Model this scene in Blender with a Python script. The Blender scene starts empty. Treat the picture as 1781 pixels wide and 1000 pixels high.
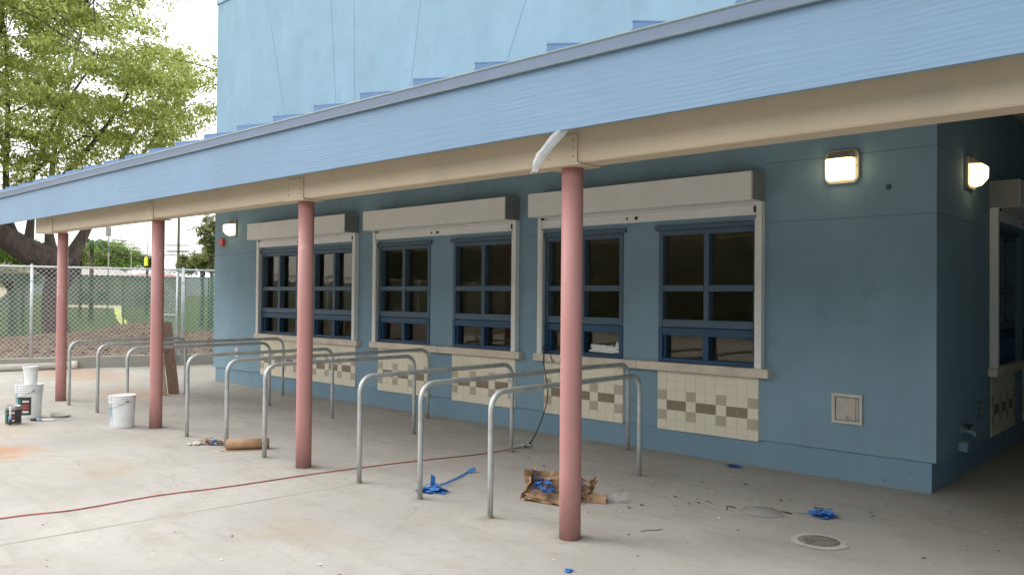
import bpy, bmesh, math, random
import numpy as np
from mathutils import Vector, Matrix, noise as mnoise

C = bpy.context.scene.collection
SC = bpy.context.scene
rnd = random.Random(7)
R = math.radians

# ------------------------------------------------------------------ camera
F_PX, CAM = 1394.43, Vector((2.1737, -8.3703, 1.8461))
YAW, PITCH, ROLL = .7412, .0118, .0088
cyw, syw, cp, sp = math.cos(YAW), math.sin(YAW), math.cos(PITCH), math.sin(PITCH)
fw = Vector((-syw*cp, cyw*cp, sp)); r0 = Vector((cyw, syw, 0)); u0 = r0.cross(fw)
rt = math.cos(ROLL)*r0 + math.sin(ROLL)*u0
up = -math.sin(ROLL)*r0 + math.cos(ROLL)*u0
cd = bpy.data.cameras.new('camera'); cam = bpy.data.objects.new('camera', cd); C.objects.link(cam)
cd.sensor_width = 36; cd.lens = 36*F_PX/1781; cd.clip_end = 2000; cd.clip_start = .05
m = Matrix((rt, up, -fw)).transposed().to_4x4(); m.translation = CAM
cam.matrix_world = m
SC.camera = cam

def at(px, py, d):
    "world point seen at a photo pixel, d metres away along the view axis"
    return CAM + d*(fw + (px-890.5)/F_PX*rt - (py-500)/F_PX*up)

# ------------------------------------------------------------------ light
SUN_EL, SUN_AZ = R(42), R(238)      # azimuth clockwise from +Y
w = bpy.data.worlds.new("World"); SC.world = w; w.use_nodes = True
nt = w.node_tree; nt.nodes.clear()
def wn(t, **k):
    n = nt.nodes.new(t)
    for a, b in k.items(): setattr(n, a, b)
    return n
out = wn('ShaderNodeOutputWorld'); bg = wn('ShaderNodeBackground'); bg.inputs[1].default_value = 1.0
sky = wn('ShaderNodeTexSky', sky_type='NISHITA', sun_disc=False, sun_elevation=SUN_EL, sun_rotation=SUN_AZ)
sc = wn('ShaderNodeVectorMath', operation='SCALE'); sc.inputs['Scale'].default_value = .10
nt.links.new(sky.outputs[0], sc.inputs[0])
tc = wn('ShaderNodeTexCoord'); mp = wn('ShaderNodeMapping'); mp.inputs['Scale'].default_value = (1, 1, 3.2)
nz = wn('ShaderNodeTexNoise'); nz.inputs['Scale'].default_value = 2.3; nz.inputs['Detail'].default_value = 7
nz2 = wn('ShaderNodeTexNoise'); nz2.inputs['Scale'].default_value = 4.1; nz2.inputs['Detail'].default_value = 5
nt.links.new(tc.outputs['Generated'], mp.inputs[0])
nt.links.new(mp.outputs[0], nz.inputs[0]); nt.links.new(mp.outputs[0], nz2.inputs[0])
cr = wn('ShaderNodeValToRGB'); cr.color_ramp.elements[0].position = .25; cr.color_ramp.elements[0].color = (.72, .72, .72, 1)
cr.color_ramp.elements[1].position = .5; cr.color_ramp.elements[1].color = (.97, .97, .97, 1)
cl = wn('ShaderNodeValToRGB'); cl.color_ramp.elements[0].position = .3; cl.color_ramp.elements[0].color = (.86, .89, .95, 1)
cl.color_ramp.elements[1].position = .7; cl.color_ramp.elements[1].color = (1.02, 1.02, 1.0, 1)
mx = wn('ShaderNodeMixRGB')
nt.links.new(nz.outputs[0], cr.inputs[0]); nt.links.new(nz2.outputs[0], cl.inputs[0])
nt.links.new(cr.outputs[0], mx.inputs[0]); nt.links.new(sc.outputs[0], mx.inputs[1]); nt.links.new(cl.outputs[0], mx.inputs[2])
sp = wn('ShaderNodeSeparateXYZ'); nt.links.new(tc.outputs['Generated'], sp.inputs[0])
gr = wn('ShaderNodeFloatCurve'); cu = gr.mapping.curves[0]; gr.mapping.use_clip = False
for cx_, cy_ in ((.10, .64), (.3, .90), (.6, .88)): cu.points.new(cx_, cy_)
cu.points[0].location = (0, .52); cu.points[-1].location = (1, .76); gr.mapping.update()
gk = wn('ShaderNodeMath', operation='MULTIPLY'); gk.inputs[1].default_value = 2.15
nt.links.new(sp.outputs[2], gr.inputs['Value']); nt.links.new(gr.outputs[0], gk.inputs[0])      # overcast sky: about three times as bright overhead as at the horizon
sg = wn('ShaderNodeVectorMath', operation='SCALE'); nt.links.new(mx.outputs[0], sg.inputs[0]); nt.links.new(gk.outputs[0], sg.inputs['Scale'])
nt.links.new(sg.outputs[0], bg.inputs[0]); nt.links.new(bg.outputs[0], out.inputs[0])
ld = bpy.data.lights.new('sun', 'SUN'); ld.energy = .95; ld.angle = R(25); ld.color = (1, .96, .9)
sun = bpy.data.objects.new('sun', ld); C.objects.link(sun)
sdir = Vector((math.sin(SUN_AZ)*math.cos(SUN_EL), math.cos(SUN_AZ)*math.cos(SUN_EL), math.sin(SUN_EL)))
sun.rotation_euler = sdir.to_track_quat('Z', 'Y').to_euler(); sun.location = sdir*30
SC.view_settings.view_transform = 'Standard'; SC.view_settings.look = 'None'
SC.view_settings.exposure = 0.55; SC.view_settings.gamma = 1

# ------------------------------------------------------------------ materials
def mat(name, col, rough=.7, metal=0, var=.12, vscale=3, bump=.15, bscale=60, spec=.4, emit=None, estr=0, stretch=None, bdist=.01, fine=.0):
    m = bpy.data.materials.new(name); m.use_nodes = True
    t = m.node_tree; b = t.nodes['Principled BSDF']
    tc = t.nodes.new('ShaderNodeTexCoord'); src = tc.outputs['Object']
    if stretch:
        mp = t.nodes.new('ShaderNodeMapping'); mp.inputs['Scale'].default_value = stretch
        t.links.new(src, mp.inputs[0]); src = mp.outputs[0]
    n = t.nodes.new('ShaderNodeTexNoise'); n.inputs['Scale'].default_value = vscale; n.inputs['Detail'].default_value = 6; n.inputs['Roughness'].default_value = .6
    t.links.new(src, n.inputs[0])
    rp = t.nodes.new('ShaderNodeValToRGB'); rp.color_ramp.elements[0].position = .3; rp.color_ramp.elements[1].position = .7
    rp.color_ramp.elements[0].color = (*[c*(1-var) for c in col], 1); rp.color_ramp.elements[1].color = (*[min(1, c*(1+var)) for c in col], 1)
    t.links.new(n.outputs[0], rp.inputs[0]); t.links.new(rp.outputs[0], b.inputs['Base Color'])
    b.inputs['Roughness'].default_value = rough; b.inputs['Metallic'].default_value = metal
    b.inputs['Specular IOR Level'].default_value = spec
    if bump:
        n2 = t.nodes.new('ShaderNodeTexNoise'); n2.inputs['Scale'].default_value = bscale; n2.inputs['Detail'].default_value = 4
        t.links.new(src, n2.inputs[0])
        bp = t.nodes.new('ShaderNodeBump'); bp.inputs['Strength'].default_value = bump; bp.inputs['Distance'].default_value = bdist
        t.links.new(n2.outputs[0], bp.inputs['Height']); t.links.new(bp.outputs[0], b.inputs['Normal'])
    if emit:
        b.inputs['Emission Color'].default_value = (*emit, 1); b.inputs['Emission Strength'].default_value = estr
    m['rp'] = rp.name
    return m

def leafmat(name, c1, c2, trans=.5):
    m = bpy.data.materials.new(name); m.use_nodes = True
    t = m.node_tree; b = t.nodes['Principled BSDF']; o = t.nodes['Material Output']
    g = t.nodes.new('ShaderNodeNewGeometry'); rp = t.nodes.new('ShaderNodeValToRGB')
    rp.color_ramp.elements[0].color = (*c1, 1); rp.color_ramp.elements[1].color = (*c2, 1)
    t.links.new(g.outputs['Random Per Island'], rp.inputs[0])
    b.inputs['Roughness'].default_value = .6; b.inputs['Specular IOR Level'].default_value = .25
    tr = t.nodes.new('ShaderNodeBsdfTranslucent'); mx = t.nodes.new('ShaderNodeMixShader'); mx.inputs[0].default_value = trans
    t.links.new(rp.outputs[0], b.inputs['Base Color']); t.links.new(rp.outputs[0], tr.inputs[0])
    t.links.new(b.outputs[0], mx.inputs[1]); t.links.new(tr.outputs[0], mx.inputs[2]); t.links.new(mx.outputs[0], o.inputs[0])
    return m

WALL = (.235, .35, .425)
M = {}
def stucco(name, col):
    m = mat(name, col, rough=.9, var=.05, vscale=1.1, bump=.25, bscale=45, spec=.2)
    t = m.node_tree; b = t.nodes['Principled BSDF']; rp = t.nodes[m['rp']]
    tc = t.nodes.new('ShaderNodeTexCoord')
    # rain streaks and trowel patches
    mp = t.nodes.new('ShaderNodeMapping'); mp.inputs['Scale'].default_value = (1.6, 1.6, .6)
    n = t.nodes.new('ShaderNodeTexNoise'); n.inputs['Scale'].default_value = 1.6; n.inputs['Detail'].default_value = 5
    t.links.new(tc.outputs['Object'], mp.inputs[0]); t.links.new(mp.outputs[0], n.inputs[0])
    r2 = t.nodes.new('ShaderNodeMapRange'); r2.inputs[1].default_value = .3; r2.inputs[2].default_value = .7; r2.inputs[3].default_value = .96; r2.inputs[4].default_value = 1.035
    t.links.new(n.outputs[0], r2.inputs[0])
    mu = t.nodes.new('ShaderNodeVectorMath'); mu.operation = 'SCALE'
    t.links.new(rp.outputs[0], mu.inputs[0]); t.links.new(r2.outputs[0], mu.inputs['Scale']); t.links.new(mu.outputs[0], b.inputs['Base Color'])
    return m
M['wall'] = stucco('blue_stucco', WALL)
M['plinth'] = stucco('painted_plinth', (.215, .33, .41))
def grime(m, expr, col, amount, scale=14, lo=.6, hi=.66, zfade=None):
    "dirt or chips with a shape of their own, laid over a material's base colour"
    t = m.node_tree; b = t.nodes['Principled BSDF']; src = b.inputs['Base Color'].links[0].from_socket
    tc = t.nodes.new('ShaderNodeTexCoord'); n = t.nodes.new('ShaderNodeTexNoise'); n.inputs['Scale'].default_value = scale; n.inputs['Detail'].default_value = 5; n.inputs['Roughness'].default_value = .7
    g_ = t.nodes.new('ShaderNodeNewGeometry'); t.links.new(g_.outputs['Position'], n.inputs[0])
    r_ = t.nodes.new('ShaderNodeMapRange'); r_.inputs[1].default_value = lo; r_.inputs[2].default_value = hi; r_.inputs[4].default_value = amount; t.links.new(n.outputs[0], r_.inputs[0]); f = r_.outputs[0]
    if zfade:
        sx = t.nodes.new('ShaderNodeSeparateXYZ'); t.links.new(g_.outputs['Position'], sx.inputs[0])
        z_ = t.nodes.new('ShaderNodeMapRange'); z_.inputs[1].default_value = zfade[0]; z_.inputs[2].default_value = zfade[1]; z_.inputs[3].default_value = 1; z_.inputs[4].default_value = 0
        t.links.new(sx.outputs[2], z_.inputs[0]); mu = t.nodes.new('ShaderNodeMath'); mu.operation = 'MULTIPLY'; t.links.new(f, mu.inputs[0]); t.links.new(z_.outputs[0], mu.inputs[1]); f = mu.outputs[0]
    mx = t.nodes.new('ShaderNodeMixRGB'); mx.inputs[2].default_value = (*col, 1); t.links.new(f, mx.inputs[0]); t.links.new(src, mx.inputs[1]); t.links.new(mx.outputs[0], b.inputs['Base Color'])
grime(M['plinth'], 0, (.06, .09, .11), .8, 16, .66, .69)
grime(M['plinth'], 0, (.30, .29, .26), .6, 5, .45, .65, (.0, .10))
grime(M['wall'], 0, (.20, .27, .30), .45, 2.2, .52, .72)
M['joint'] = mat('joint_sealant', (.13, .21, .27), rough=.9)
M['cap'] = mat('cap_metal', (.25, .36, .46), rough=.5)
M['roof'] = mat('roof_metal', (.27, .36, .50), rough=.5, var=.05)
M['drip'] = mat('drip_metal', (.28, .34, .47), rough=.5, var=.06, stretch=(.4, 4, 4))
M['dripedge'] = mat('drip_rim', (.25, .30, .29), rough=.5)
M['soffit'] = mat('soffit_board', (.62, .56, .45), rough=.85)
M['beam'] = mat('beige_steel_paint', (.61, .49, .345), rough=.55, var=.05, vscale=1.5, bump=.08)
M['col'] = mat('salmon_paint', (.49, .235, .215), rough=.5, var=.06, vscale=2, bump=.05)
grime(M['col'], 0, (.30, .22, .18), .75, 9, .40, .60, (.0, .16)); grime(M['col'], 0, (.62, .38, .34), .5, 3.5, .60, .68)
grime(M['beam'], 0, (.50, .42, .31), .5, 2.5, .52, .66)
M['frame'] = mat('slate_blue_frame', (.08, .13, .18), rough=.55, var=.06)
M['sash'] = mat('deep_blue_sash', (.022, .07, .145), rough=.45, var=.1)
M['alu'] = mat('beige_shutter_metal', (.80, .785, .75), rough=.5, metal=0, var=.04, bump=.05)
M['aludark'] = mat('dark_grey_metal', (.23, .24, .24), rough=.45, var=.06)
M['dark'] = mat('black_rubber', (.02, .02, .02), rough=.6)
M['sill'] = mat('cast_sill', (.68, .59, .48), rough=.6, var=.2, vscale=2.5, bump=.15)
M['tile'] = mat('cream_tile', (.80, .73, .58), rough=.35, var=.04, vscale=2, bump=0)
M['tileacc'] = mat('taupe_tile', (.50, .43, .33), rough=.35, var=.06, vscale=5, bump=0)
M['tiledark'] = mat('brown_tile', (.27, .21, .15), rough=.35, var=.1, vscale=5, bump=0)
M['grout'] = mat('grout', (.70, .64, .51), rough=.95)
M['interior'] = mat('interior_paint', (.55, .50, .40), rough=.9)
M['galv'] = mat('galvanised_pipe', (.50, .51, .49), rough=.45, metal=.4, var=.2, vscale=9, bump=.08, bscale=120)
M['fence'] = mat('galvanised_fence', (.55, .57, .57), rough=.45, metal=.4, var=.15, vscale=6)
M['wire'] = mat('fence_wire', (.46, .48, .46), rough=.5, metal=.3, bump=0)
M['bark'] = mat('bark', (.095, .072, .062), rough=.95, var=.45, vscale=3, bump=1, bscale=9, stretch=(2, 2, .5), bdist=.12)
M['kerb'] = mat('kerb_concrete', (.37, .345, .30), rough=.9, var=.1, vscale=1.5, bump=.2, bscale=40)
M['lampwhite'] = mat('lamp_diffuser', (.9, .85, .7), rough=.3, bump=0, emit=(1, .80, .40), estr=2.8)
M['lampbody'] = mat('lamp_housing', (.46, .42, .34), rough=.45)
M['red'] = mat('red_alarm', (.55, .04, .03), rough=.4)
M['steel'] = mat('stainless_door', (.50, .46, .40), rough=.38, metal=.35, var=.12, vscale=8)
M['steelframe'] = mat('stainless_frame', (.56, .54, .47), rough=.35, metal=.35, var=.1)
M['white'] = mat('white_plastic', (.80, .80, .79), rough=.35, var=.05, vscale=9)
M['bluepaint'] = mat('pale_blue_paint_drips', (.20, .40, .56), rough=.4)
M['green'] = mat('green_label', (.02, .16, .085), rough=.4, var=.3, vscale=15)
M['labeldark'] = mat('dark_label', (.055, .04, .045), rough=.4)
M['labelred'] = mat('red_label', (.42, .09, .06), rough=.4)
M['labelwhite'] = mat('white_label', (.7, .66, .62), rough=.4)
M['tin'] = mat('tin', (.40, .38, .37), rough=.35, metal=.6)
M['card'] = mat('brown_paper', (.40, .25, .145), rough=.9, var=.2, vscale=8, bump=.3, bscale=25)
M['tape'] = mat('blue_tape', (.045, .18, .50), rough=.6, var=.25, vscale=20)
M['cord'] = mat('red_cord', (.42, .09, .08), rough=.5, var=.35, vscale=2.2)
M['cordblack'] = mat('dark_brown_cord', (.05, .035, .03), rough=.5)
M['wood'] = mat('weathered_plank', (.30, .20, .16), rough=.9, var=.25, vscale=4, stretch=(8, 8, .6), bump=.4, bscale=12)
M['wood2'] = mat('pale_plank', (.42, .35, .25), rough=.9, var=.2, vscale=4, stretch=(8, 8, .6))
M['iron'] = mat('cast_iron_cover', (.24, .21, .18), rough=.8, var=.4, vscale=18, bump=.5, bscale=40)
M['iron2'] = mat('cement_patch', (.36, .34, .31), rough=.9, var=.1, vscale=12, bump=.3)
M['leafbits'] = mat('dry_leaf', (.17, .10, .055), rough=.9, var=.4, vscale=3)
M['palebits'] = mat('pale_chip', (.68, .63, .56), rough=.9)
M['rooftile'] = mat('grey_shingle', (.36, .32, .30), rough=.95, var=.15, vscale=2)
M['rooftile2'] = mat('red_shingle', (.36, .19, .15), rough=.95, var=.15, vscale=2)
M['housewall'] = mat('house_wall', (.55, .48, .42), rough=.9)
M['poledark'] = mat('pole_wood', (.085, .075, .055), rough=.9)
M['yellow'] = mat('yellow_tag', (.62, .70, .03), rough=.5)
M['leaf_big'] = leafmat('tree_leaf', (.17, .23, .05), (.68, .72, .26), .62)
M['leaf_bright'] = leafmat('bush_leaf', (.10, .17, .045), (.32, .44, .13), .45)
M['leaf_dark'] = leafmat('evergreen_leaf', (.03, .06, .02), (.10, .16, .05), .3)
M['leaf_grey'] = leafmat('olive_leaf', (.10, .13, .045), (.30, .32, .14), .4)
M['leaf_pale'] = leafmat('oleander_leaf', (.16, .18, .09), (.62, .55, .44), .4)

# fascia: painted rough sawn board
def fascia_mat():
    m = mat('fascia_paint', (.185, .285, .40), rough=.6, var=.05, vscale=1.2, bump=0)
    t = m.node_tree; b = t.nodes['Principled BSDF']
    tc = t.nodes.new('ShaderNodeTexCoord')
    n = t.nodes.new('ShaderNodeTexNoise'); n.inputs['Scale'].default_value = .9; n.inputs['Detail'].default_value = 3
    t.links.new(tc.outputs['Object'], n.inputs[0])
    sx = t.nodes.new('ShaderNodeSeparateXYZ'); t.links.new(tc.outputs['Object'], sx.inputs[0])
    a = t.nodes.new('ShaderNodeMath'); a.operation = 'MULTIPLY_ADD'; a.inputs[1].default_value = .13
    t.links.new(n.outputs[0], a.inputs[0]); t.links.new(sx.outputs[2], a.inputs[2])
    f = t.nodes.new('ShaderNodeMath'); f.operation = 'MULTIPLY'; f.inputs[1].default_value = 2*math.pi/.03; t.links.new(a.outputs[0], f.inputs[0])
    s = t.nodes.new('ShaderNodeMath'); s.operation = 'SINE'; t.links.new(f.outputs[0], s.inputs[0])
    n2 = t.nodes.new('ShaderNodeTexNoise'); n2.inputs['Scale'].default_value = 1.3; t.links.new(tc.outputs['Object'], n2.inputs[0])
    mr = t.nodes.new('ShaderNodeMapRange'); mr.inputs[1].default_value = .42; mr.inputs[2].default_value = .62; t.links.new(n2.outputs[0], mr.inputs[0])
    mu = t.nodes.new('ShaderNodeMath'); mu.operation = 'MULTIPLY'; t.links.new(s.outputs[0], mu.inputs[0]); t.links.new(mr.outputs[0], mu.inputs[1])
    bp = t.nodes.new('ShaderNodeBump'); bp.inputs['Strength'].default_value = .3; bp.inputs['Distance'].default_value = .0013
    t.links.new(mu.outputs[0], bp.inputs['Height'])
    mp = t.nodes.new('ShaderNodeMapping'); mp.inputs['Scale'].default_value = (.8, 1, 14)
    n3 = t.nodes.new('ShaderNodeTexNoise'); n3.inputs['Scale'].default_value = 2.2; n3.inputs['Detail'].default_value = 8
    t.links.new(tc.outputs['Object'], mp.inputs[0]); t.links.new(mp.outputs[0], n3.inputs[0])
    b2 = t.nodes.new('ShaderNodeBump'); b2.inputs['Strength'].default_value = .25; b2.inputs['Distance'].default_value = .012
    t.links.new(n3.outputs[0], b2.inputs['Height']); t.links.new(bp.outputs[0], b2.inputs['Normal']); t.links.new(b2.outputs[0], b.inputs['Normal'])
    return m
M['fascia'] = fascia_mat()

def glass_mat():
    m = bpy.data.materials.new('window_glass'); m.use_nodes = True
    t = m.node_tree; t.nodes.clear(); o = t.nodes.new('ShaderNodeOutputMaterial')
    tr = t.nodes.new('ShaderNodeBsdfTransparent'); tr.inputs[0].default_value = (.80, .79, .72, 1)
    gl = t.nodes.new('ShaderNodeBsdfGlossy'); gl.inputs['Roughness'].default_value = .01; gl.inputs[0].default_value = (1, .93, .78, 1)
    fr = t.nodes.new('ShaderNodeFresnel'); fr.inputs[0].default_value = 1.62
    mx = t.nodes.new('ShaderNodeMixShader')
    n = t.nodes.new('ShaderNodeTexNoise'); n.inputs['Scale'].default_value = 1.5
    tc = t.nodes.new('ShaderNodeTexCoord'); t.links.new(tc.outputs['Object'], n.inputs[0])
    bp = t.nodes.new('ShaderNodeBump'); bp.inputs['Strength'].default_value = .12; bp.inputs['Distance'].default_value = .02
    t.links.new(n.outputs[0], bp.inputs['Height']); t.links.new(bp.outputs[0], gl.inputs['Normal'])
    t.links.new(fr.outputs[0], mx.inputs[0]); t.links.new(tr.outputs[0], mx.inputs[1]); t.links.new(gl.outputs[0], mx.inputs[2])
    t.links.new(mx.outputs[0], o.inputs[0]); return m
M['glass'] = glass_mat()

def screen_mat(name, col, alpha):
    m = mat(name, col, rough=.9, var=.15, vscale=1.2, bump=0)
    t = m.node_tree; b = t.nodes['Principled BSDF']; o = t.nodes['Material Output']
    tr = t.nodes.new('ShaderNodeBsdfTransparent'); mx = t.nodes.new('ShaderNodeMixShader'); mx.inputs[0].default_value = alpha
    t.links.new(tr.outputs[0], mx.inputs[1]); t.links.new(b.outputs[0], mx.inputs[2]); t.links.new(mx.outputs[0], o.inputs[0])
    return m
M['screen'] = screen_mat('green_windscreen', (.07, .15, .10), .87)
M['plastic'] = screen_mat('thin_white_plastic', (.85, .85, .86), .72)
M['film'] = screen_mat('clear_plastic', (.6, .6, .6), .35)

def ground_mat():
    m = bpy.data.materials.new('worn_concrete'); m.use_nodes = True
    t = m.node_tree; b = t.nodes['Principled BSDF']; L = t.links.new
    tc = t.nodes.new('ShaderNodeTexCoord'); P = tc.outputs['Object']
    def noise(s, d=6, ro=.6, src=P):
        n = t.nodes.new('ShaderNodeTexNoise'); n.inputs['Scale'].default_value = s; n.inputs['Detail'].default_value = d; n.inputs['Roughness'].default_value = ro
        L(src, n.inputs[0]); return n.outputs[0]
    def rng(x, a, b_, c, d):
        n = t.nodes.new('ShaderNodeMapRange'); n.inputs[1].default_value = a; n.inputs[2].default_value = b_; n.inputs[3].default_value = c; n.inputs[4].default_value = d
        L(x, n.inputs[0]); return n.outputs[0]
    def mth(op, x, y):
        n = t.nodes.new('ShaderNodeMath'); n.operation = op
        for i, v in enumerate((x, y)):
            if isinstance(v, (int, float)): n.inputs[i].default_value = v
            else: L(v, n.inputs[i])
        return n.outputs[0]
    def mix(f, a, col):
        n = t.nodes.new('ShaderNodeMixRGB'); L(f, n.inputs[0]); 
        if isinstance(a, tuple): n.inputs[1].default_value = (*a, 1)
        else: L(a, n.inputs[1])
        n.inputs[2].default_value = (*col, 1); return n.outputs[0]
    mpn = t.nodes.new('ShaderNodeMapping'); mpn.inputs['Rotation'].default_value = (0, 0, .5); mpn.inputs['Scale'].default_value = (.55, 2.6, 1); L(P, mpn.inputs[0]); MAPS = mpn.outputs[0]
    base = mix(rng(noise(.55), .35, .65, 0, 1), (.385, .36, .325), (.475, .448, .405))
    base = mix(rng(noise(2.4, 8, .7), .50, .68, 0, .55), base, (.37, .32, .25))
    base = mix(rng(noise(4.5, 9, .8), .53, .66, 0, .5), base, (.34, .31, .265))
    base = mix(rng(noise(7, 8, .75), .56, .72, 0, .6), base, (.31, .285, .25))
    base = mix(rng(noise(55, 3, .6), .60, .75, 0, .35), base, (.33, .30, .26))
    base = mix(rng(noise(23, 4, .6), .64, .72, 0, .5), base, (.70, .67, .62))
    sx = t.nodes.new('ShaderNodeSeparateXYZ'); L(P, sx.inputs[0]); X, Y = sx.outputs[0], sx.outputs[1]
    def blob(x, y, r, st, ax=1, seedscale=3):
        dx = mth('MULTIPLY', mth('SUBTRACT', X, x), ax); dy = mth('SUBTRACT', Y, y)
        d = mth('SQRT', mth('ADD', mth('MULTIPLY', dx, dx), mth('MULTIPLY', dy, dy)), 0)
        d = mth('ADD', d, mth('MULTIPLY', mth('SUBTRACT', noise(seedscale, 6, .7), .5), r*2.4))
        return rng(d, r*.2, r, st, 0)
    rust = (.50, .25, .12)
    base = mix(blob(-8.5, -5.5, .45, .75, .6), base, rust)
    base = mix(blob(-13.0, -2.15, .8, .45, .7), base, rust)
    base = mix(blob(-6.6, -5.0, .4, .35, .7), base, (.42, .32, .2))
    base = mix(blob(-10.2, -5.2, .9, .35, .7), base, (.44, .33, .2))
    base = mix(blob(-3.3, -4.9, .45, .5, 1), base, (.40, .33, .24))
    base = mix(blob(-17.6, -1.5, 1.1, .6, .35), base, (.42, .25, .14))
    base = mix(rng(noise(1.1, 9, .75, MAPS), .52, .72, 0, .65), base, (.31, .275, .235))
    base = mix(rng(noise(.35, 5, .6), .56, .7, 0, .35), base, (.40, .34, .26))
    for x, y in COLF: base = mix(blob(x, y, .20, .6, 1, 7), base, (.25, .21, .17))
    # dirt round each rail foot
    for x, y in FEET: base = mix(blob(x, y, .13, .55, 1, 9), base, (.27, .235, .17))
    # darker tone in the passage and along the wall base
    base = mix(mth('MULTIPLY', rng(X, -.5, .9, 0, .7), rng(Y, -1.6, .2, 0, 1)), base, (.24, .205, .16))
    base = mix(mth('MULTIPLY', rng(mth('ADD', Y, mth('MULTIPLY', noise(3), .5)), -.2, .5, 0, .6), rng(Y, .6, .7, 1, .99)), base, (.30, .27, .22))
    vo = t.nodes.new('ShaderNodeTexVoronoi'); vo.feature = 'DISTANCE_TO_EDGE'; vo.inputs['Scale'].default_value = .42
    wa = t.nodes.new('ShaderNodeVectorMath'); wa.operation = 'MULTIPLY_ADD'; nn = t.nodes.new('ShaderNodeTexNoise'); nn.inputs['Scale'].default_value = 2.5; nn.inputs['Detail'].default_value = 6
    L(P, nn.inputs[0]); L(nn.outputs['Color'], wa.inputs[0]); wa.inputs[1].default_value = (.5, .5, 0); L(P, wa.inputs[2]); L(wa.outputs[0], vo.inputs['Vector'])
    base = mix(mth('MULTIPLY', rng(vo.outputs['Distance'], .0, .0035, .55, 0), rng(noise(.4, 3), .48, .56, 0, 1)), base, (.22, .19, .16))
    # saw cut
    ln = mth('ABSOLUTE', mth('SUBTRACT', X, mth('ADD', mth('MULTIPLY', Y, .0965), -3.918+0)), 0)
    ln = mth('ADD', ln, mth('MULTIPLY', mth('SUBTRACT', noise(1.2, 3), .5), .035))
    base = mix(mth('MULTIPLY', rng(ln, .006, .02, .75, 0), rng(Y, -4.4, -2.4, 1, .15)), base, (.26, .21, .17))
    L(base, b.inputs['Base Color']); b.inputs['Roughness'].default_value = .85; b.inputs['Specular IOR Level'].default_value = .25
    bp = t.nodes.new('ShaderNodeBump'); bp.inputs['Strength'].default_value = .25; bp.inputs['Distance'].default_value = .008
    L(noise(30, 8, .7), bp.inputs['Height']); L(bp.outputs[0], b.inputs['Normal'])
    return m

def soil_mat():
    m = mat('brown_soil', (.185, .125, .088), rough=1, var=.6, vscale=5, bump=1, bscale=9, bdist=.15)
    return m
M['soil'] = soil_mat()
M['lawn'] = mat('lawn_grass', (.29, .32, .09), rough=1, var=.25, vscale=.35, bump=.6, bscale=30)
M['asphalt'] = mat('far_road', (.30, .29, .28), rough=.95)

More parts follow.
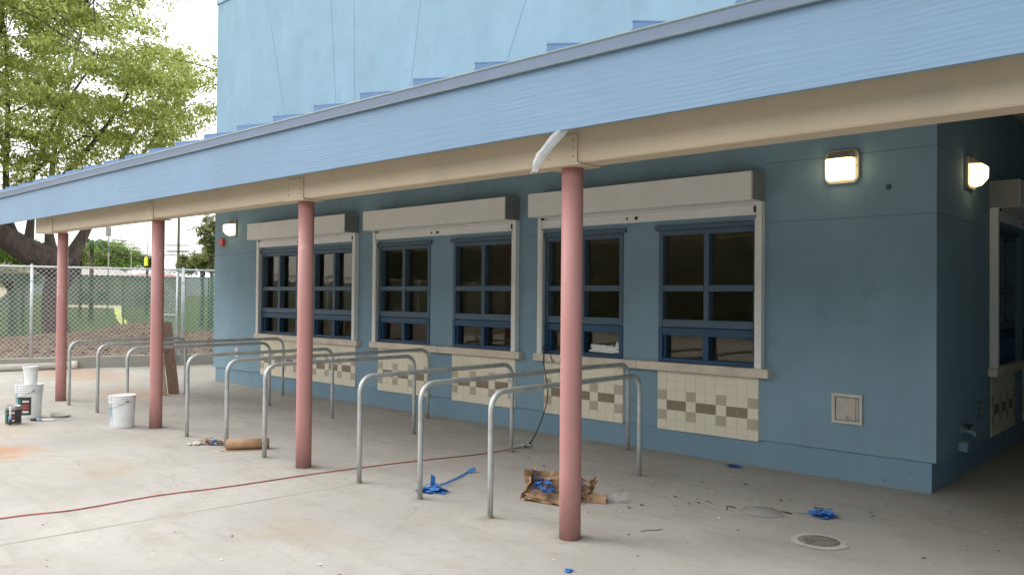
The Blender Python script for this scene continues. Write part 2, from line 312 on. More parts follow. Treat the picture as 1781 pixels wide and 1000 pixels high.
# ------------------------------------------------------------------ mesh helpers
class MB:
    def __init__(s, T=None): s.v = []; s.f = []; s.mi = []; s.sm = []; s.T = T
    def add(s, vs, fs, mi=0, sm=False):
        o = len(s.v); s.v += [Vector(x) for x in vs]
        for f in fs: s.f.append([o+i for i in f]); s.mi.append(mi); s.sm.append(sm)
    def box(s, a, b, mi=0):
        (x0, y0, z0), (x1, y1, z1) = a, b
        if x0 > x1: x0, x1 = x1, x0
        if y0 > y1: y0, y1 = y1, y0
        if z0 > z1: z0, z1 = z1, z0
        s.add([(x0,y0,z0),(x1,y0,z0),(x1,y1,z0),(x0,y1,z0),(x0,y0,z1),(x1,y0,z1),(x1,y1,z1),(x0,y1,z1)],
              [(0,3,2,1),(4,5,6,7),(0,1,5,4),(1,2,6,5),(2,3,7,6),(3,0,4,7)], mi)
    def quad(s, p, mi=0): s.add(p, [tuple(range(len(p)))], mi)
    def tube(s, pts, r, n=10, mi=0, cap=True):
        pts = [Vector(p) for p in pts]; k = len(pts)
        rs = r if isinstance(r, (list, tuple)) else [r]*k
        o = len(s.v); prev = None; 
        for i, p in enumerate(pts):
            t = (pts[min(i+1, k-1)] - pts[max(i-1, 0)]).normalized()
            if prev is None:
                a = t.cross(Vector((0, 0, 1)));
                if a.length < .05: a = t.cross(Vector((1, 0, 0)))
                a.normalize()
            else:
                a = (prev - t*prev.dot(t)).normalized()
            prev = a; b = t.cross(a)
            for j in range(n):
                an = 2*math.pi*j/n; s.v.append(p + rs[i]*(math.cos(an)*a + math.sin(an)*b))
        for i in range(k-1):
            for j in range(n):
                q = (j+1) % n
                s.f.append([o+i*n+j, o+i*n+q, o+(i+1)*n+q, o+(i+1)*n+j][::-1]); s.mi.append(mi); s.sm.append(True)
        if cap:
            s.f.append([o+j for j in range(n)]); s.mi.append(mi); s.sm.append(False)
            s.f.append([o+(k-1)*n+j for j in range(n)][::-1]); s.mi.append(mi); s.sm.append(False)
    def lathe(s, prof, n=28, c=(0, 0, 0), mi=0, a0=0, a1=2*math.pi):
        o = len(s.v); k = len(prof); full = abs(a1-a0-2*math.pi) < 1e-6; m_ = n if full else n+1
        for (r, z) in prof:
            for j in range(m_):
                an = a0+(a1-a0)*j/n; s.v.append(Vector((c[0]+r*math.cos(an), c[1]+r*math.sin(an), c[2]+z)))
        for i in range(k-1):
            for j in range(n):
                q = (j+1) % m_ if full else j+1
                s.f.append([o+i*m_+j, o+i*m_+q, o+(i+1)*m_+q, o+(i+1)*m_+j]); s.mi.append(mi); s.sm.append(True)
    def prism(s, poly, axis, a, b, mi=0):
        "poly of 2-D points extruded along an axis"
        n = len(poly)
        def P(u, v, w):
            return {'x': (w, u, v), 'y': (u, w, v), 'z': (u, v, w)}[axis]
        s.add([P(u, v, a) for u, v in poly]+[P(u, v, b) for u, v in poly],
              [tuple(range(n)), tuple(range(2*n-1, n-1, -1))]+[(i, i+n, (i+1) % n+n, (i+1) % n) for i in range(n)], mi)
    def build(s, name, mats, parent=None, loc=(0, 0, 0), bevel=0, recalc=True, zw=0):
        me = bpy.data.meshes.new(name); off = Vector(loc) if parent is None else wloc(parent)
        V = [((s.T @ v) if s.T else v) for v in s.v]
        if zw: V = [Vector((v.x, v.y, v.z + zw*(v.x+7))) for v in V]
        V = [v-off for v in V]
        me.from_pydata(V, [], s.f)
        me.polygons.foreach_set('material_index', s.mi); me.polygons.foreach_set('use_smooth', s.sm)
        for m_ in (mats if isinstance(mats, (list, tuple)) else [mats]): me.materials.append(m_)
        if recalc:
            bm = bmesh.new(); bm.from_mesh(me); bmesh.ops.recalc_face_normals(bm, faces=bm.faces)
            if bevel: bmesh.ops.bevel(bm, geom=[e for e in bm.edges if len(e.link_faces) == 2 and e.calc_face_angle(0) > .6], offset=bevel, segments=1, affect='EDGES', clamp_overlap=True)
            bm.to_mesh(me); bm.free()
        me.update()
        o = bpy.data.objects.new(name, me); C.objects.link(o)
        if parent is None: o.location = loc
        else: o.parent = parent
        return o
def wloc(o):
    p = Vector((0, 0, 0))
    while o: p += Vector(o.location); o = o.parent
    return p
def tag(o, label=None, cat=None, group=None, kind=None):
    if label: o['label'] = label
    if cat: o['category'] = cat
    if group: o['group'] = group
    if kind: o['kind'] = kind
    return o
def empty(name, loc, label=None, cat=None, group=None):
    o = bpy.data.objects.new(name, None); C.objects.link(o); o.location = loc; o.empty_display_size = .2
    return tag(o, label, cat, group)
def copy_tree(o, parent=None):
    c = o.copy(); C.objects.link(c); c.parent = parent
    for ch in [x for x in C.objects if x.parent == o]: copy_tree(ch, c)
    return c

# ------------------------------------------------------------------ setting
RAILS = [ # x, far end y, label
 (-2.49, -1.29, 'galvanised queue rail nearest the camera, passing behind the pink column by the crumpled paper'),
 (-3.38, -.19, 'long queue rail, middle one of the nearest trio, beside the blue tape wad'),
 (-4.29, -1.29, 'queue rail whose near leg stands just past the red cord, leftmost of the nearest trio'),
 (-6.06, -1.30, 'queue rail, its near leg at the right end of the brown paper roll'),
 (-6.93, -.28, 'long queue rail, middle of the middle trio, near leg by the paper roll'),
 (-7.96, -1.28, 'queue rail, leftmost of the middle trio, near leg left of the small litter'),
 (-9.85, -1.21, 'queue rail right behind the lone white bucket, rightmost of the farthest trio'),
 (-10.95, -.28, 'long galvanised queue rail, middle one of the farthest trio, ending nearest the wall'),
 (-12.15, -1.56, 'farthest queue rail, blue tape hanging on its far leg and planks leaning on it')]
YN = -3.52
FEET = [(x, YN) for x, _, _ in RAILS[:6]] + [(x, y) for x, y, _ in RAILS[:4]]
COLF = [(-12.84, -3.42), (-8.93, -3.5), (-5.30, -3.5), (-1.66, -3.5)]
M['ground'] = ground_mat()

g = MB(); g.quad([(-900, -900, -.35), (900, -900, -.35), (900, 900, -.35), (-900, 900, -.35)]); g.build('ground', M['lawn'])['kind'] = 'structure'
# kerb line runs from K0 towards +y; everything left of it is soil
K0, KD = Vector((-19.52, -2.55, 0)), Vector((.316, .949, 0)).normalized()
KN = Vector((-KD.y, KD.x, 0))
def kp(s, n=0, z=0): return Vector((K0.x+KD.x*s+KN.x*n, K0.y+KD.y*s+KN.y*n, z))
g = MB(); a, b = kp(-32), kp(30)
g.add([(a.x, a.y, 0), (30, a.y, 0), (30, b.y, 0), (b.x, b.y, 0), (a.x, a.y, -.4), (30, a.y, -.4), (30, b.y, -.4), (b.x, b.y, -.4)],
      [(0, 1, 2, 3), (0, 4, 5, 1), (1, 5, 6, 2), (2, 6, 7, 3), (3, 7, 4, 0)])
g.build('pavement', M['ground'])['kind'] = 'structure'
# low concrete kerb under the fence
k = MB()
for i in range(14):
    s0 = -32+i*4.43; c = [kp(s0+.006, 0, -.4), kp(s0+4.42, 0, -.4), kp(s0+4.42, .2, -.4), kp(s0+.006, .2, -.4)]
    k.add(c+[Vector((p.x, p.y, .28)) for p in c], [(0, 1, 2, 3), (4, 5, 6, 7), (0, 1, 5, 4), (1, 2, 6, 5), (2, 3, 7, 6), (3, 0, 4, 7)])
tag(k.build('retaining_kerb', M['kerb'], loc=tuple(kp(0)), bevel=.012), 'low grey concrete retaining kerb running under the chain link fence', 'kerb')
# soil strip behind the kerb
def soil_z(s, n):
    z = .2 + .12*mnoise.noise(Vector((s*.5, n*.5, 0))) + .07*mnoise.noise(Vector((s*1.9, n*1.9, 3))) + .03*mnoise.noise(Vector((s*5, n*5, 3)))
    def hump(cs, cn, r1, r2, h): return h*math.exp(-((s-cs)/r1)**2-((n-cn)/r2)**2)
    z += hump(7.4, 7.2, 1.7, 1.8, .8)+hump(.5, 8.4, 1.6, 1.5, .28)+hump(3.4, 8.6, 1.5, 1.5, .62)+hump(15, 8, 4, 2.5, .5)
    edge = min(1, n/.8); return .22*(1-edge)+z*edge
g = MB(); NS, NN = 200, 52; s0, s1, n0, n1 = -32, 34, .19, 12.6
vs = []
for i in range(NS+1):
    for j in range(NN+1):
        s_, n_ = s0+(s1-s0)*i/NS, n0+(n1-n0)*j/NN; vs.append(kp(s_, n_, soil_z(s_, n_)))
g.add(vs, [(i*(NN+1)+j, (i+1)*(NN+1)+j, (i+1)*(NN+1)+j+1, i*(NN+1)+j+1) for i in range(NS) for j in range(NN)], 0, True)
g.build('soil', M['soil'])['kind'] = 'structure'
# clods on the soil
g = MB()
for i in range(1400):
    s_, n_ = rnd.uniform(-6, 12), rnd.uniform(.3, 12); r_ = rnd.uniform(.02, .075)
    c = kp(s_, n_, soil_z(s_, n_)+r_*.3)
    vs = [c+Vector((rnd.uniform(.6, 1.3)*dx, rnd.uniform(.6, 1.3)*dy, rnd.uniform(.5, 1)*dz))*r_ for dx, dy, dz in ((1,0,0),(-1,0,0),(0,1,0),(0,-1,0),(0,0,1),(0,0,-1))]
    g.add(vs, [(0,2,4),(2,1,4),(1,3,4),(3,0,4),(2,0,5),(1,2,5),(3,1,5),(0,3,5)])
tag(g.build('clods', M['soil']), 'brown clods scattered over the dug soil behind the fence', 'clods', kind='stuff')
g = MB(); g.add([kp(-40, 12, .06), kp(60, 12, .06), kp(90, 90, .06), kp(-70, 90, .06)], [(0, 1, 2, 3)]); g.build('lawn', M['lawn'])['kind'] = 'structure'
# ------------------------------------------------------------------ the building
BX0, BX1, TOP = -14.14, 0.0, 8.06
UNITS = [-12.21, -8.50, -4.877]
UW, UG = 1.294, .503
WZ0, WZ1 = 1.085, 2.66
bld = empty('school_building', (-7, .3, 0), 'tall light blue stucco building with serving windows under the canopy', 'building')

def wall_grid(mb, x0, x1, z0, z1, holes, y=0, depth=.14):
    xs = sorted({x0, x1, *[h[0] for h in holes], *[h[1] for h in holes]}); zs = sorted({z0, z1, *[h[2] for h in holes], *[h[3] for h in holes]})
    for i in range(len(xs)-1):
        for j in range(len(zs)-1):
            cx, cz = (xs[i]+xs[i+1])/2, (zs[j]+zs[j+1])/2
            if any(h[0] < cx < h[1] and h[2] < cz < h[3] for h in holes): continue
            mb.quad([(xs[i], y, zs[j]), (xs[i+1], y, zs[j]), (xs[i+1], y, zs[j+1]), (xs[i], y, zs[j+1])])
    for a, b, c, d in [h for h in holes if h[3] < 3]:
        for q in ([(a, y, c), (a, y, d), (a, y+depth, d), (a, y+depth, c)], [(b, y, c), (b, y, d), (b, y+depth, d), (b, y+depth, c)],
                  [(a, y, c), (b, y, c), (b, y+depth, c), (a, y+depth, c)], [(a, y, d), (b, y, d), (b, y+depth, d), (a, y+depth, d)]): mb.quad(q)
holes = []
for u in UNITS:
    for k_ in (0, 1):
        a = u+k_*(UW+UG); holes.append((a+.006, a+UW-.006, WZ0, WZ1))
w_ = MB(); wall_grid(w_, BX0, 4.6, .3, TOP, holes+[(0, 4.6, .3, 4.2)])
w_.quad([(4.6, 0, .3), (4.6, -22, .3), (4.6, -22, TOP), (4.6, 0, TOP)]); w_.quad([(4.6, -22, .3), (10, -22, .3), (10, -22, TOP), (4.6, -22, TOP)]); w_.quad([(10, -22, .3), (10, 0, .3), (10, 0, TOP), (10, -22, TOP)])  # right wing, out of view, added for the shade it gives this corner
w_.quad([(BX0, 0, .3), (BX0, 14, .3), (BX0, 14, TOP), (BX0, 0, TOP)])       # left end wall
w_.quad([(BX0, 0, .3), (4.6, 0, .3), (4.6, .07, .3), (BX0, .07, .3)][:0] or [(BX0, 0, .3), (0, 0, .3), (0, .07, .3), (BX0, .07, .3)])
w_.quad([(BX0, 0, .3), (BX0+.07, 0, .3), (BX0+.07, 14, .3), (BX0, 14, .3)])
w_.quad([(BX0, 14, 0), (10, 14, 0), (10, 14, TOP), (BX0, 14, TOP)])
w_.quad([(10, 0, 0), (10, 14, 0), (10, 14, TOP), (10, 0, TOP)])
w_.quad([(4.6, 0, .3), (4.6, 14, .3), (4.6, 14, 4.2), (4.6, 0, 4.2)])
w_.build('wall', M['wall'], bld, recalc=False)
# right flank in the passage, with its own window openings
TS = Matrix(((0, -1, 0, 0), (1, 0, 0, 0), (0, 0, 1, 0), (0, 0, 0, 1)))   # (u, v) -> (-v, u)
SU = 2.20
sh = [(SU+k_*(UW+UG)+.006, SU+k_*(UW+UG)+UW-.006, WZ0, WZ1) for k_ in (0, 1)]
w_ = MB(TS); wall_grid(w_, 0, 14, .3, 4.2, sh); w_.quad([(0, 0, .3), (14, 0, .3), (14, .07, .3), (0, .07, .3)])
w_.build('side_wall', M['wall'], bld, recalc=False)
r_ = MB(); r_.box((0.002, 0.002, 4.2), (4.598, 13.99, 4.3)); r_.build('passage_ceiling', M['soffit'], bld)
r_ = MB(); r_.box((BX0+.2, .2, TOP-.5), (9.8, 13.8, TOP-.4)); r_.box((4.8, -21.8, TOP-.5), (9.8, .19, TOP-.4)); r_.build('roof', M['cap'], bld)
r_ = MB(); r_.box((BX0-.03, -.03, TOP), (4.85, .25, TOP+.13)); r_.box((BX0-.03, .252, TOP), (BX0+.25, 14.03, TOP+.13)); r_.box((4.57, -22.03, TOP), (4.85, -.032, TOP+.13)); r_.build('parapet_cap', M['cap'], bld, bevel=.01)
p_ = MB(); p_.box((BX0+.06, .022, 0), (-.045, .3, .31)); p_.box((BX0+.06, .302, 0), (BX0+.3, 14, .31)); p_.box((-.3, .302, 0), (-.045, 13.9, .31))
p_.box((4.66, -21.9, 0), (9.9, 13.9, .31)); p_.build('plinth', M['plinth'], bld)
# rooms behind the windows
r_ = MB(); wall_grid(r_, BX0+.15, -.15, .2, 4.1, [(h[0]-.01, h[1]+.01, h[2]-.01, h[3]+.01) for h in holes], y=.16, depth=.02)
r_.quad([(BX0+.15, 4.5, .2), (-.15, 4.5, .2), (-.15, 4.5, 4.1), (BX0+.15, 4.5, 4.1)])
r_.quad([(BX0+.15, .16, .2), (-.15, .16, .2), (-.15, 4.5, .2), (BX0+.15, 4.5, .2)]); r_.quad([(BX0+.15, .16, 3.1), (-.15, .16, 3.1), (-.15, 4.5, 3.1), (BX0+.15, 4.5, 3.1)])
r_.quad([(BX0+.15, .16, .2), (BX0+.15, 4.5, .2), (BX0+.15, 4.5, 4.1), (BX0+.15, .16, 4.1)]); 
r_.box((BX0+.2, .2, .9), (-.7, .75, 1.04))
r_.build('interior', M['interior'], bld)
# scored joints: a sunburst fan plus level lines
j_ = MB(); fan = Vector((-9.05, 0, -2.45)); JW = .004
def clipfan(px, pz):
    d = Vector((px, 0, pz))-fan; d.normalize(); return d
def jline(a, b, seg=()):
    d = (b-a).normalized(); n = Vector((-d.z, 0, d.x))*JW
    j_.quad([a-n+Vector((0, -.002, 0)), b-n+Vector((0, -.002, 0)), b+n+Vector((0, -.002, 0)), a+n+Vector((0, -.002, 0))])
for px, pz in ((-12.16, 7.69), (-9.96, 7.15), (-9.27, 6.99), (-7.51, 6.55), (-5.27, 6.01), (-2.66, 3.58)):
    d = clipfan(px, pz); t1 = (TOP-fan.z)/d.z
    if fan.x+d.x*t1 > 4.58: t1 = (4.58-fan.x)/d.x
    t0 = (3.27-fan.z)/d.z; jline(fan+d*t0, fan+d*t1)
JL = []
for z in (3.33, 2.685):
    spans = [(-1.72, -.0)] if z > 3.3 else [(-14.14, -12.36), (-8.86, -8.66), (-5.22, -5.02), (-1.71, 0)]
    for a, b in spans: jline(Vector((a, 0, z)), Vector((b, 0, z)))
jline(Vector((-14.14, 0, 5.6-.0)), Vector((-14.14, 0, 5.61)))
j_.build('wall_joint', M['joint'], bld, recalc=False)
j_ = MB(TS)
for z in (3.33, 2.685): j_.quad([(0, -.002, z-.005), (2.1 if z < 3 else 14, -.002, z-.005), (2.1 if z < 3 else 14, -.002, z+.005), (0, -.002, z+.005)])
j_.build('wall_joint', M['joint'], bld, recalc=False)

def make_window(u, T):
    a, b = u+.008, u+UW-.008; z0, z1 = WZ0, WZ1; y0, y1 = -.012, .11
    mid = (a+b)/2; st, mu = .058, .066
    m_ = MB(T)
    m_.box((a, y0, 1.50), (a+st, y1, z1-.002)); m_.box((b-st, y0, 1.50), (b, y1, z1-.002))
    m_.box((a+st, y0, z1-.062), (b-st, y1, z1-.002))
    m_.box((mid-mu/2, y0+.001, 1.595), (mid+mu/2, y1, z1-.062))
    m_.box((a+st, y0+.002, 1.505), (b-st, y1, 1.595))
    m_.box((a+st, y0+.0025, 1.93), (mid-mu/2, y1-.001, 2.005)); m_.box((mid+mu/2, y0+.0025, 1.93), (b-st, y1-.001, 2.005))
    wn_ = m_.build('window', M['frame'], bld, bevel=.004)
    h = MB(T); h.box((u-.035, -.045, WZ1+.001), (u+UW+.035, -.001, WZ1+.052)); h.build('header_cap', M['frame'], wn_, bevel=.004)
    s = MB(T); s.box((a, y0-.001, z0+.002), (a+st, y1, 1.498)); s.box((b-st, y0-.001, z0+.002), (b, y1, 1.498))
    s.box((a+st, y0, 1.405), (b-st, y1, 1.498)); s.box((a+st, y0, z0+.002), (b-st, y1, z0+.05)); s.box((mid-mu/2, y0, z0+.05), (mid+mu/2, y1, 1.405))
    s.box((a+st, y0+.03, z0+.05), (a+st+.03, y1-.01, 1.405)); s.box((mid-mu/2-.03, y0+.03, z0+.05), (mid-mu/2-.001, y1-.01, 1.405))
    s.build('sash', M['sash'], wn_, bevel=.004)
    gl = MB(T); gy = .085
    for (x0, x1) in ((a+st-.005, mid-mu/2+.005), (mid+mu/2-.005, b-st+.005)):
        for (c, d) in ((1.59, 1.935), (2.0, z1-.058), (z0+.045, 1.41)):
            gl.quad([(x0, gy, c), (x1, gy, c), (x1, gy, d), (x0, gy, d)])
    gl.build('glass', M['glass'], wn_, recalc=False)

def make_tiles(u, T):
    m_ = MB(T); z0, z1 = .312, .985; nc, nr = 10, 6; cw, ch = UW/nc, .117
    m_.box((u, -.004, z0-.035), (u+UW, .01, z1), 3)
    for r in range(nr):
        for c in range(nc):
            zb = z0-.03+r*ch; zt = min(zb+ch, z1)
            k_ = 0
            if r in (1, 3) and c % 3 == 0: k_ = 1
            if r == 2 and c % 3: k_ = 2
            m_.box((u+c*cw+.0025, -.0075, zb+.0025), (u+(c+1)*cw-.0025, -.003, zt-.0025), k_)
    m_.build('tile_panel', [M['tile'], M['tileacc'], M['tiledark'], M['grout']], bld)

def make_unit(u, T):
    W2 = 2*UW+UG
    for k_ in (0, 1): make_window(u+k_*(UW+UG), T); make_tiles(u+k_*(UW+UG), T)
    s = MB(T); s.box((u-.13, -.095, .985), (u+W2/2-.002, .0, 1.084)); s.box((u+W2/2+.002, -.095, .985), (u+W2+.145, .0, 1.084))
    s.build('sill', M['sill'], bld, bevel=.006)
    s = MB(T); hx0, hx1 = u-.06, u+W2+.055
    s.box((hx0+.004, -.30, 2.915), (hx1-.012, -.001, 3.225), 0); s.box((hx1-.012, -.298, 2.917), (hx1, -.001, 3.223), 1); s.box((hx0-.006, -.298, 2.917), (hx0+.004, -.001, 3.223), 1)  # housing ends in a darker grey than the front
    sh_ = s.build('rolling_shutter', [M['alu'], M['aludark']], bld, bevel=.003)
    for side in (0, 1):
        x0 = u-.065 if side == 0 else u+W2+.002
        x1 = x0+.062
        g_ = MB(T); g_.box((x0, -.088, 1.085), (x1, -.0015, 2.914))
        inner = x1 if side == 0 else x0-.02
        g_.box((inner+.0005 if side == 0 else inner, -.084, 1.085), (inner+.02 if side == 0 else inner+.0195, -.062, 2.74)); g_.build('guide_rail', M['alu'], sh_, bevel=.002)
    bb = MB(T); bb.box((u+.0, -.075, 2.775), (u+W2-.003, -.03, 2.872)); bb.box((u, -.082, 2.862), (u+W2-.003, -.03, 2.884)); bb.box((u, -.06, 2.884), (u+W2-.003, -.05, 2.914))
    bb.build('bottom_bar', M['alu'], sh_, bevel=.002)
    c = u+W2/2-.05
    lk = MB(T); lk.box((c-.12, -.084, 2.812), (c-.10, -.076, 2.842)); lk.build('keyhole', M['dark'], sh_); lk = MB(T); lk.tube([(c+.03, -.078, 2.826), (c+.03, -.092, 2.826)], .02, 10); lk.build('lock', M['dark'], sh_)
    lk = MB(T); lk.box((u+W2-.03, -.09, 2.80), (u+W2-.008, -.0755, 2.87)); lk.build('end_clip', M['dark'], sh_)
    lk = MB(T); lk.box((u+.0, -.10, 2.885), (u+.05, -.0885, 2.91)); lk.build('end_clip', M['dark'], sh_)
for u in UNITS: make_unit(u, None)
make_unit(SU, TS)

# ------------------------------------------------------------------ canopy
ZW = -.003
can = empty('canopy', (-3.5, -3.5, 0), 'long lean-to canopy with blue fascia and beige beam on pink round columns', 'canopy')
CX0, CX1 = -15.6, 4.59
for a_, b_ in ((CX0, -6.1), (-6.0985, CX1)):
    m_ = MB(); m_.box((a_, -3.90, 3.062), (b_, -3.865, 3.545)); m_.build('fascia', M['fascia'], can, zw=ZW)
SL = .25
m_ = MB(); m_.prism([(-3.94, 3.60), (-3.94, 3.615), (-.001, 3.615+SL*3.939), (-.001, 3.53+SL*3.939), (-3.86, 3.53)], 'x', CX0, CX1); m_.build('roof_panel', M['roof'], can, zw=ZW)
m_ = MB(); m_.prism([(-3.912, 3.545), (-3.93, 3.545), (-3.965, 3.612), (-3.941, 3.612), (-3.905, 3.55)], 'x', CX0, CX1)
m_.build('drip_edge', M['drip'], can, zw=ZW)
m_ = MB(); m_.tube([(CX0, -3.962, 3.617), (CX1, -3.962, 3.617)], .010, 8); m_.tube([(CX0, -3.925, 3.543), (CX1, -3.925, 3.543)], .008, 8); m_.build('drip_rim', M['dripedge'], can, zw=ZW)
def seam(x):
    m_ = MB(); y0 = -3.945; n = 6; h = .078
    prof = [(y0+.035, 3.61), (y0+.012, 3.625), (y0+.002, 3.645), (y0, 3.66), (y0, 3.615+h)]
    end = -.002
    top = [(end, 3.615+SL*(end+3.94)+h), (end, 3.61+SL*(end+3.94))]
    m_.prism(prof+top, 'x', x-.006, x+.006)
    m_.prism([(y0-.004, 3.612+h), (y0-.004, 3.62+h), (end, 3.62+SL*(end+3.94)+h), (end, 3.612+SL*(end+3.94)+h)], 'x', x-.016, x+.01)
    return m_
base = seam(-.82).build('roof_seam', M['roof'], can)
base.location.z = ZW*(-.82+7)
k = 1
for i in range(-12, 20):
    if i == 0: continue
    x = -.82-.7405*i
    if CX0+.1 < x < CX1-.1:
        o = base.copy(); C.objects.link(o); o.parent = can; o.location = (x+.82, 0, ZW*(x+7))
m_ = MB(); m_.prism([(-3.4, 3.42), (-.001, 3.42+SL*3.4), (-.001, 3.50+SL*3.4), (-3.4, 3.50)], 'x', CX0+.05, CX1-.05); m_.build('soffit', M['soffit'], can, zw=ZW)
for i in range(-1, 12):
    x = -14.9+i*1.8+1.8
    m_ = MB(); m_.prism([(-3.40, 3.24), (-.001, 3.24+SL*3.4), (-.001, 3.419+SL*3.4), (-3.40, 3.419)], 'x', x-.05, x+.05); m_.build('rafter', M['beam'], can, zw=ZW)
m_ = MB(); BZ = 2.868
for a, b in ((-13.56, -12.72), (-12.714, 4.58)):
    m_.box((a, -3.635, BZ), (b, -3.41, 3.5))
m_.build('beam', M['beam'], can, zw=ZW, bevel=.012)
COLX = [-12.84, -8.93, -5.30, -1.66]
def column(x, y):
    m_ = MB(); zt = BZ-.012+ZW*(x+7)
    m_.tube([(x, y, -.01), (x, y, .5), (x, y, 1.6), (x, y, zt)], .0835, 36)
    c = m_.build('column', M['col'], can, recalc=True)
    p = MB(); p.box((x-.17, -3.647, BZ-.002), (x+.155, -3.6352, BZ+.215)); p.box((x-.2, -3.655, BZ-.012), (x+.19, -3.40, BZ-.0005))
    for bx in (-.125, .115):
        for bz in (.05, .105, .17): p.tube([(x+bx, -3.6465, BZ+bz), (x+bx, -3.657, BZ+bz)], .0085, 8)
    p.build('connector_plate', M['beam'], can, zw=ZW)
for i, x in enumerate(COLX): column(x, -3.42 if i == 0 else -3.5)

# ------------------------------------------------------------------ queue rails
def rail(x, yf):
    H_, rb, r = 1.045, .15, .0245; pts = [(0, 0, -.02), (0, 0, .4), (0, 0, H_-rb)]
    L_ = yf-YN
    for i in range(1, 7): a = math.pi/2*i/6; pts.append((0, rb-rb*math.cos(a), H_-rb+rb*math.sin(a)))
    for i in range(1, 6): pts.append((0, rb+(L_-2*rb)*i/6, H_))
    for i in range(0, 7): a = math.pi/2*i/6; pts.append((0, L_-rb+rb*math.sin(a), H_-rb+rb*math.cos(a)))
    pts.append((0, L_, .4)); pts.append((0, L_, -.02))
    m_ = MB(); m_.tube(pts, r, 14)
    o = m_.build('queue_rail', M['galv'], recalc=True); return o
protos = {}
for x, yf, lab in RAILS:
    o = rail(x, yf); o.location = (x, YN, 0)
    tag(o, lab, 'handrail', 'queue rails under the canopy')

# ------------------------------------------------------------------ things on the walls
def rrect(w_, h_, r, n=5):
    pts = []
    for cx, cy, a0 in ((w_/2-r, h_/2-r, 0), (-w_/2+r, h_/2-r, 90), (-w_/2+r, -h_/2+r, 180), (w_/2-r, -h_/2+r, 270)):
        for i in range(n+1): a = R(a0+90*i/n); pts.append((cx+r*math.cos(a), cy+r*math.sin(a)))
    return pts
def wall_lamp(loc, rotz, label):
    e = empty('wall_lamp', loc, label, 'lamp', 'glowing wall lamps'); 
    o = wloc(e)
    def bld_(name, mb, mt, parent=e, bevel=0):
        ob = mb.build(name, mt, None, bevel=bevel); ob.parent = parent; return ob
    b = MB(); b.prism(rrect(.35, .35, .07), 'y', -.035, 0); bp = bld_('back_plate', b, M['lampbody'], bevel=.006)
    # hood: sloping top
    h = MB(); h.add([(-.125, -.036, .155), (.125, -.036, .155), (-.11, -.15, .075), (.11, -.15, .075), (-.135, -.036, .08), (.135, -.036, .08)], [(0, 1, 3, 2), (0, 2, 4), (1, 5, 3), (2, 3, 5, 4), (0, 4, 5, 1)])
    bld_('hood', h, M['lampbody'])
    d = MB(); w0, w1 = .135, .115
    prof = [(-.036, .085), (-.155, .070), (-.168, .055), (-.165, -.055), (-.10, -.125), (-.036, -.14)]
    n = len(prof); vs = []
    for (y, z) in prof: vs.append((-w0+(.15 if y < -.1 else 0)*.12, y, z))
    for (y, z) in prof: vs.append((w0-(.15 if y < -.1 else 0)*.12, y, z))
    d.add(vs, [tuple(range(n)), tuple(range(2*n-1, n-1, -1))]+[(i, i+1, i+1+n, i+n) for i in range(n-1)]+[(n-1, 0, n, 2*n-1)])
    bld_('diffuser', d, M['lampwhite'], bevel=.005)
    s = MB()
    for sx, sz in ((.155, 0), (-.155, 0), (0, .165)): s = MB(); s.tube([(sx, -.034, sz), (sx, -.039, sz)], .006, 8); bld_('screw', s, M['dark'])
    e.rotation_euler.z = rotz
wall_lamp((-.885, -.001, 3.21), 0, 'lit square wall lamp on the front wall near the corner of the building')
wall_lamp((.001, 1.175, 3.205), R(90), 'lit wall lamp on the dark passage side, just round the corner')
wall_lamp((-13.36, -.001, 3.22), 0, 'lit wall lamp at the far left end of the wall, above the red alarm')
m_ = MB(); m_.box((-.08, -.07, -.075), (.08, -.012, .075)); m_.box((-.065, -.012, -.06), (.065, 0, .06))
o = m_.build('fire_alarm', M['red'], bevel=.008); o.location = (-13.77, -.001, 2.94); tag(o, 'small red alarm box on the blue wall below the farthest lamp', 'alarm')
e = empty('access_panel', (-.83, -.001, .735), 'square stainless access panel set low in the blue wall near the corner', 'access panel')
def sub(mb, name, mt, parent, bevel=0):
    o = mb.build(name, mt, None, bevel=bevel); o.parent = parent; return o
m_ = MB()
for a, b in (((-.155, -.155), (.155, -.118)), ((-.155, .118), (.155, .155)), ((-.155, -.118), (-.118, .118)), ((.118, -.118), (.155, .118))):
    m_.box((a[0], -.02, a[1]), (b[0], 0, b[1]))
sub(m_, 'frame', M['steelframe'], e, .004)
m_ = MB(); m_.box((-.112, -.012, -.112), (.112, 0, .112)); m_.tube([(.085, -.016, -.11), (.085, -.016, .11)], .006, 8); d_ = sub(m_, 'door', M['steel'], e, .003)
m_ = MB(); m_.tube([(-.0, -.011, -.085), (-.0, -.02, -.085)], .010, 10); m_.box((-.02, -.014, .09), (.02, -.0115, .098)); sub(m_, 'latch', M['aludark'], d_)
m_ = MB(); m_.tube([(0, 0, 0), (0, -.02, 0), (0, -.03, 0)], [.026, .024, .012], 14); o = m_.build('sensor', M['frame'])
o.location = (-.44, -.001, 2.965); tag(o, 'small round sensor knob on the blue wall right of the big lamp', 'sensor')
def outlet(loc, rot, lab, mt):
    e = empty('outlet', loc, lab, 'outlet'); m_ = MB(); m_.box((-.065, -.012, -.085), (.065, 0, .085)); sub(m_, 'cover_plate', mt, e, .004)
    for z_ in (-.06, .01): m_ = MB(); m_.box((-.03, -.015, z_), (.03, -.0122, z_+.05)); sub(m_, 'socket', M['lampbody'], e)
    e.rotation_euler.z = rot
outlet((-13.15, -.001, .66), 0, 'small white outlet plate low on the wall at the far left', M['white'])
outlet((.001, 1.66, .66), R(90), 'dim outlet plate on the passage wall beside the corner window', M['frame'])
e = empty('faucet', (.001, .95, .50), 'blue painted hose tap low on the passage wall', 'tap')
